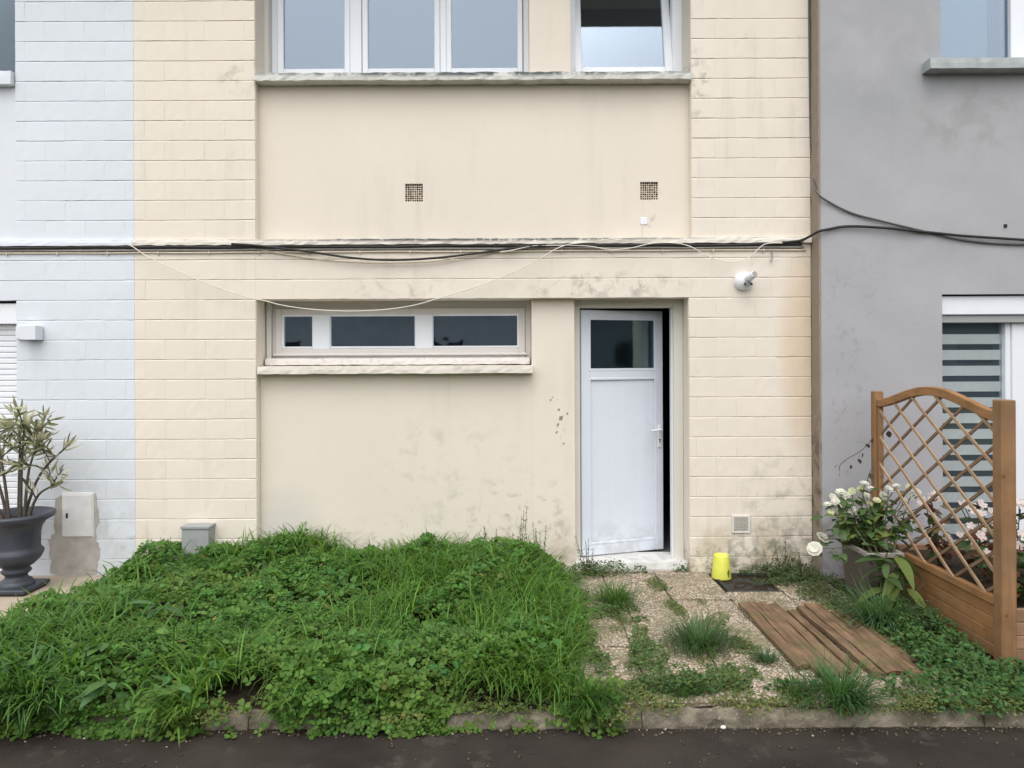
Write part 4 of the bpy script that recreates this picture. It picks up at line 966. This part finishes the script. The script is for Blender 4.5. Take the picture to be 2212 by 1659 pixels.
fr = MB().box(1.640, 1.6625, -.515, -.03, -.05, .004).box(2.2125, 2.236, -.515, -.03, -.05, .004).box(1.6627, 2.2123, -.515, -.4925, -.05, .003).box(1.6627, 2.2123, -.0525, -.03, -.05, .003).build('frame', M['cover'], cov, bev=.003)
ym = newmat('yellow_plastic'); q = N(ym[1]); b = ym[2]
c_ = q.mix(q.rng(q.noise(q.pos(), 9, 4), .35, .7), (.70, .72, .09), (.80, .82, .17)); 
sx_ = q.n('ShaderNodeSeparateXYZ'); q.l(q.obj(), sx_.inputs[0])
mk = q.math('MULTIPLY', q.blob(sx_.outputs[0], sx_.outputs[2], .040, .050, .016, .036), q.rng(q.noise(q.obj(), 48, 1, .5, .8), .40, .43))
q.l(q.mix(mk, c_, (.03, .03, .02)), b.inputs['Base Color']); b.inputs['Roughness'].default_value = .45; b.inputs['Subsurface Weight'].default_value = .0
cpos = G(1558, 1247) ; cpos.z = -.002
yc = MB().lathe([(.078,.0),(.079,.006),(.0595,.180),(.057,.187),(.053,.185),(.070,.012),(.068,.004)], cpos, 36).build('yellow_cone', ym[0], None, smooth=True, origin=cpos)
tag(yc, 'bright yellow hollow plastic cone stub standing by the dark cover', 'plastic cone')

# ------------------------------------------------------------------ trellis and wooden planter
TX = 2.855; TY0, TY1 = -1.85, -.39
tr = thing('trellis', (TX, -1.1, 0), 'arched brown lattice trellis between two posts on a planter', 'trellis')
MB().box(TX-.043, TX+.043, TY0-.043, TY0+.043, -.05, 1.53).build('post', M['cedar'], tr, bev=.006)
MB().box(TX-.035, TX+.035, TY1, TY1+.07, -.05, 1.515).build('post', M['cedar'], tr, bev=.006)
def arch(y): t = (y-TY0)/(TY1-TY0); return 1.405 + .125*(.5-.5*math.cos(2*math.pi*min(max(t*1.0,0),1)))**.8
mb = MB(); n = 28; vs = []
for i in range(n+1):
    y = TY0+.044 + (TY1-.001-TY0-.044)*i/n; z = arch(y)
    vs += [(TX-.026, y, z-.012), (TX+.020, y, z-.012), (TX+.020, y, z+.048), (TX-.026, y, z+.048)]
mb.add(vs, [(i*4+q, (i+1)*4+q, (i+1)*4+(q+1)%4, i*4+(q+1)%4) for i in range(n) for q in range(4)] + [(3,2,1,0), tuple(n*4+q for q in range(4))]).build('top_rail', M['cedar_y'], tr, bev=.005)
MB().box(TX-.026, TX+.020, TY0+.044, TY1-.001, .315, .365).build('bottom_rail', M['cedar_y'], tr, bev=.005)
MB().box(TX-.020, TX+.015, TY0+.044, TY0+.075, .366, arch(TY0+.06)-.013).build('side_rail', M['cedar'], tr, bev=.004)
MB().box(TX-.020, TX+.015, TY1-.035, TY1-.001, .366, arch(TY1-.02)-.013).build('side_rail', M['cedar'], tr, bev=.004)
ya, yb = TY0+.05, TY1-.005
def clipz(y): return arch(y) - .006
def lattice(slope, sgn, xoff, mat, name):
    # sgn=+1: falls toward the camera
    off = -.55
    for i in range(40):
        z_at_back = -.9 + i*.2075
        pts = []
        for k in range(241):
            y = yb + (ya-yb)*k/240; z = z_at_back + (-1 if sgn > 0 else 1)*slope*(yb-y)
            if .345 < z < clipz(y): pts.append((y, z))
        if len(pts) > 8:
            (y0, z0), (y1, z1) = pts[0], pts[-1]
            MB().bar((TX+xoff, y0, z0), (TX+xoff, y1, z1), .021, .011, up=(1, 0, 0)).build('slat', mat, tr, bev=.0015) if False else \
            MB().bar((TX+xoff, y0, z0), (TX+xoff, y1, z1), .011, .021, up=(1, 0, 0)).build('slat', mat, tr, bev=.0015)
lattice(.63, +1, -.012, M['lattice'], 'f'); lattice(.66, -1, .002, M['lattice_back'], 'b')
pl = thing('wooden_planter', (3.4, -1.1, 0), 'orange brown wooden planter box below the lattice trellis', 'planter')
for i in range(4):
    z0 = .0 + i*.0785
    MB().box(TX+.0445, 4.3, TY0+.002, TY0+.030, z0, z0+.0765).build('plank', M['cedar_x'], pl, bev=.004)
    MB().box(TX-.012, TX+.018, TY0+.045, TY1-.002, z0, z0+.0765).build('plank', M['cedar_y'], pl, bev=.004)
    MB().box(TX+.05, 4.3, TY1+.04, TY1+.07, z0, z0+.0765).build('plank', M['cedar_x'], pl, bev=.004)
MB().box(TX+.022, 4.3, TY0+.031, TY1+.039, .20, .27).build('soil', M['soil'], pl)
# grey window box
gp_ = thing('plastic_planter', (2.64, -.72, 0), 'grey plastic flower box holding white flowers beside the trellis', 'planter')
def taper(x0, x1, y0, y1, z0, z1, t):
    return MB().add([(x0+t,y0+t,z0),(x1-t,y0+t,z0),(x1-t,y1-t,z0),(x0+t,y1-t,z0),(x0,y0,z1),(x1,y0,z1),(x1,y1,z1),(x0,y1,z1)], [(0,3,2,1),(0,1,5,4),(1,2,6,5),(2,3,7,6),(3,0,4,7)])
taper(2.505, 2.735, -.93, -.50, 0, .38, .025).build('body', M['planter_grey'], gp_)
s = MB().box(2.488, 2.512, -.95, -.48, .368, .402).box(2.728, 2.752, -.95, -.48, .368, .402).box(2.5122, 2.7278, -.95, -.926, .368, .4015).box(2.5122, 2.7278, -.504, -.48, .368, .4015)
s.build('rim', M['rim_grey'], gp_, bev=.004)
MB().box(2.514, 2.726, -.915, -.508, .33, .36).build('soil', M['soil'], gp_)

# ------------------------------------------------------------------ flowers
M['petal_w'] = leafcol('petal_w', (.80, .80, .70), .35, .06); M['petal_y'] = leafcol('petal_y', (.72, .74, .48), .35, .08); M['petal_p'] = leafcol('petal_p', (.80, .70, .66), .35, .06)
M['fl_leaf'] = leafcol('fl_leaf', (.075, .135, .045), .3); M['fl_lime'] = leafcol('fl_lime', (.17, .23, .06), .35); M['red_leaf'] = leafcol('red_leaf', (.16, .055, .03), .3, .4); M['br_leaf'] = leafcol('br_leaf', (.13, .11, .04), .3, .4)
def flower_mesh(mat, r, np_=6, cup=.45, layers=2):
    vs = []; fs = []
    for l in range(layers):
        for k in range(np_):
            a = 2*math.pi*k/np_ + l*.5; c_, s_ = math.cos(a), math.sin(a); rl = r*(1-.35*l); cu = cup + .5*l
            loc = [(0,0,0), (.45,.30,.10), (.85,.32,.35), (1.0,0,.42), (.85,-.32,.35), (.45,-.30,.10)]
            b = len(vs)
            for (x, y, z) in loc:
                x, y, z = x*rl, y*rl*1.15, z*rl*cu*2 + l*.1*r; vs.append((x*c_-y*s_, x*s_+y*c_, z + random.uniform(-.05,.05)*r))
            fs += [(b, b+1, b+2, b+3), (b, b+3, b+4, b+5)]
    me = bpy.data.meshes.new('flower'); me.from_pydata(vs, [], fs); me.materials.append(mat); return me
def plant(name, loc, label, cat, stems, leaves, leafm, flowers, group=None):
    """stems: list of (base, tip); leaves: list of (pos, s); flowers: list of (pos, mesh, scale)"""
    t = thing(name, loc, label, cat, group)
    for a, b in stems:
        m = Vector(a).lerp(Vector(b), .5) + Vector((random.uniform(-.03,.03), random.uniform(-.03,.03), .02))
        MB().tube(smooth_path([a, m, b], 4), .0035, 5).build('stem', M['weed_stem'], t)
    for p_, s_ in leaves:
        a = random.uniform(0, 6.28); put(random.choice(leafm), 'leaf', t, p_, (random.uniform(-.5,.5), random.uniform(-.7,.5), a), s_)
    for p_, me, s_ in flowers:
        put(me, 'flower', t, p_, (random.uniform(.2, 1.1), random.uniform(-.5, .5), random.uniform(-.6, .6)), s_)
    return t
fw = flower_mesh(M['petal_w'], .036); fy = flower_mesh(M['petal_y'], .033); fp = flower_mesh(M['petal_p'], .034, 5, .25, 1); fbig = flower_mesh(M['petal_w'], .055, 9, .12, 2)
gl = [leaf_mesh('leaf', .125, .08, M['fl_leaf'], .3), leaf_mesh('leaf', .10, .065, M['fl_leaf'], .5), leaf_mesh('leaf', .10, .06, M['fl_lime'], .4)]
def zpt(x, y, yy): return P((2073 + x/3.16)*.7977, (1040 + y/3.16)*.7977, yy)
fl = [(zpt(x, y, -.62 + random.uniform(-.12, .12)), random.choice([fw, fw, fy]), random.uniform(.8, 1.05)) for x, y in
      ((640,930),(690,960),(600,1010),(860,950),(950,1000),(1000,960),(560,1100),(700,1120),(845,860),(815,905),(900,900),(780,990),(570,970),(530,1035),(680,1015),(620,1060),(735,1075),(830,1130),(890,1040),(1050,905),(1230,885),(1180,1000),(1320,1060),(1040,1075),(1240,960),(740,920),(1290,930),(1230,1120),(1120,880))]
fl += [(zpt(485, 1315, -.62), fbig, 1.0), (zpt(420, 1410, -.75), fbig, 1.05)]
bs_ = [Vector((2.62+random.uniform(-.08,.08), -.72+random.uniform(-.2,.2), .38)) for _ in fl]
lv_ = []
for _ in range(298):
    f, b_ = random.choice(list(zip(fl, bs_))); t_ = random.uniform(.25, .95); p_ = b_.lerp(Vector(f[0]), t_) + Vector((random.uniform(-.08,.08), random.uniform(-.08,.05), random.uniform(-.05,.03)))
    lv_.append((p_, random.uniform(.5, .92)))
plant('flowering_plant', (2.64, -.72, .38), 'leafy plant with creamy white blooms in the grey flower box', 'flowers', [(b_, Vector(f[0])) for f, b_ in zip(fl, bs_)], lv_, gl, fl)
rl = [leaf_mesh('leaf', .075, .055, M['red_leaf'], .3), leaf_mesh('leaf', .06, .045, M['br_leaf'], .4), leaf_mesh('leaf', .07, .05, M['red_leaf'], .1), leaf_mesh('leaf', .08, .05, M['fl_leaf'], .4)]
spots = ((3.05, -1.60), (3.15, -1.20), (3.05, -.85), (3.35, -1.50), (3.45, -1.05), (3.65, -1.45))
lbs = ['red leaved begonia with pale flowers right behind the thick trellis post', 'red leaved begonia with pale flowers behind the middle of the lattice', 'red leaved begonia with pale flowers behind the lattice near the wall',
       'red leaved begonia spilling past the thick trellis post', 'tall red leaved begonia in front of the striped blind', 'red leaved begonia at the outer end of the planter']
for (sx_, sy_), lb in zip(spots, lbs):
    b_ = Vector((sx_, sy_, .27)); tips = [b_ + Vector((random.uniform(-.17,.17), random.uniform(-.17,.17), random.uniform(.15,.52))) for _ in range(9)]
    lv_ = [(b_.lerp(random.choice(tips), random.uniform(.25, 1)) + Vector((random.uniform(-.05,.05), random.uniform(-.05,.05), random.uniform(-.05,.04))), random.uniform(.7, 1.25)) for _ in range(95)]
    fl = [(t_ + Vector((random.uniform(-.05,.05), -.02, random.uniform(0,.03))), fp, random.uniform(.7, 1.15)) for t_ in tips for _ in range(2)]
    plant('begonia', b_, lb, 'flowers', [(b_, t_) for t_ in tips], lv_, rl, fl, 'begonias in the wooden planter')
# light green broad leaves in front of the flower box
p = Vector((2.54, -1.06, 0)); t = thing('leafy_plant', (p.x, p.y, 0), 'lime green plant with broad leaves in front of the grey flower box', 'plant')
ll = [leaf_mesh('leaf', .25, .10, M['fl_lime'], .7, .1, 7, .8), leaf_mesh('leaf', .18, .07, M['fl_leaf'], .5, .1, 7, .8)]
c0 = Vector((p.x+.02, p.y-.02, .44))
MB().tube([(p.x, p.y+.03, 0), (p.x, p.y+.02, .18), c0], .006, 6).build('stem', M['weed_stem'], t)
for k in range(30): put(random.choice(ll), 'leaf', t, c0 + Vector((random.uniform(-.07,.12), random.uniform(-.05,.03), -.010*k)), (random.uniform(-.3,.3), random.uniform(-.3,.7), k*2.4 + random.uniform(-.3,.3)), random.uniform(.7, 1.05))
# green plant at the right edge in the planter
t = thing('leafy_plant', (3.25, -1.72, .27), 'dark green spiky leaved plant at the corner of the wooden planter', 'plant')
for k in range(40): put(gl[k % 2], 'leaf', t, (3.12 + random.uniform(-.08,.25), -1.70 + random.uniform(-.08,.08), .27 + random.uniform(0,.28)), (random.uniform(-.5,.5), random.uniform(-.9,.2), random.uniform(0,6.28)), random.uniform(.7,1.2))
# wispy vine on the trellis post
t = thing('vine', (2.70, -.42, .40), 'wispy vine sprig reaching from the trellis post across the grey wall', 'vine')
vp = [zpt(x, y, -.36) for x, y in ((985,455),(930,450),(900,490),(830,560),(770,600),(700,640),(640,690),(630,740))]
MB().tube(smooth_path(vp, 5), .0028, 5).build('stem', M['bark'], t)
vp2 = [zpt(x, y, -.36) for x, y in ((985,660),(910,720),(880,790),(860,850))]; MB().tube(smooth_path(vp2, 5), .0028, 5).build('stem', M['bark'], t)
vl = leaf_mesh('leaf', .045, .032, leafcol('vine_leaf', (.085, .075, .055), .2), .2)
for x, y in ((860,510),(830,590),(790,640),(730,690),(640,740),(910,470),(620,680),(870,820),(1140,480),(1050,400),(1300,540),(890,760)):
    put(vl, 'leaf', t, zpt(x, y, -.36), (random.uniform(-.5,.5), random.uniform(.5,1.6), random.uniform(0,6.28)), random.uniform(.7,1.3))

# ------------------------------------------------------------------ litter on the road: pale stones, petals and straws
def bits(n):
    x = rng.uniform(-3.4, 3.4, n); y = KY - .012 - np.abs(rng.normal(0, .045, n)); far = rng.random(n) < .22; y[far] = KY - rng.uniform(.05, 1.0, far.sum())
    z = np.full(n, -.0775); c = np.stack([x, y, z], 1); s = rng.uniform(.003, .009, n)*np.where(rng.random(n) < .12, 1.7, 1)
    oc = np.array([(1,0,0),(0,1,0),(-1,0,0),(0,-1,0),(0,0,.8),(0,0,-.4)], float); V = c[:, None] + oc[None]*s[:, None, None]*rng.uniform(.6, 1.4, (n, 6, 1))
    k = rng.random((n, 1)); return V, np.where(k < .05, np.array([[.50,.46,.38]]), np.where(k < .6, np.array([[.20,.165,.115]]), np.array([[.10,.085,.05]])))
V, c = bits(1100)
emit('grit', V, [(0,1,4),(1,2,4),(2,3,4),(3,0,4),(1,0,5),(2,1,5),(3,2,5),(0,3,5)], c, M['leaf'], 'small stones and plant crumbs lying along the road edge', 'grit', kind='stuff')
for u, v, lb in ((1134, 1567, 'pale pebble on the road below the clover'), (1273, 1574, 'white pebble on the road under the grass at the kerb'), (1562, 1574, 'oblong white pebble on the road below the paving')):
    p = G(u, v, -.08); s = MB().lathe([(.0,-.002),(.010,.001),(.014,.007),(.010,.014),(.0,.017)], (p.x, p.y, -.08), 10); 
    for q_ in s.v: q_.x = p.x + (q_.x-p.x)*random.uniform(.9,1.3)
    tag(s.build('pebble', simple('pebble_white', (.72,.70,.64), .7), None, smooth=True), lb, 'pebble', 'pebbles on the road')
# the row of houses across the road (mirrored in the panes)
opp = thing('terraced_house', (0, -27, -.13), 'long pale grey row of houses on the other side of the road', 'house')
gm = simple('far_render', (.30,.33,.38), .9, .2, .12, .8)
box('wall', gm, opp, -38, 38, -33, -27, -.13, 4.6)
MB().add([(-38.3,-26.6,4.5),(38.3,-26.6,4.5),(38.3,-30,6.8),(-38.3,-30,6.8),(38.3,-33.4,4.5),(-38.3,-33.4,4.5)], [(0,1,2,3),(3,2,4,5),(0,3,5),(1,4,2),(0,5,4,1)]).build('roof', M['tile'], opp)
for i in range(12):
    x_ = -35 + i*6.1 + (i % 3)*.3
    box('window', M['interior'], opp, x_, x_+1.6, -26.99, -26.95, 1.3 + .2*(i % 2), 2.6); box('door', M['dark'], opp, x_+2.4, x_+3.3, -26.99, -26.95, -.1, 2.1)
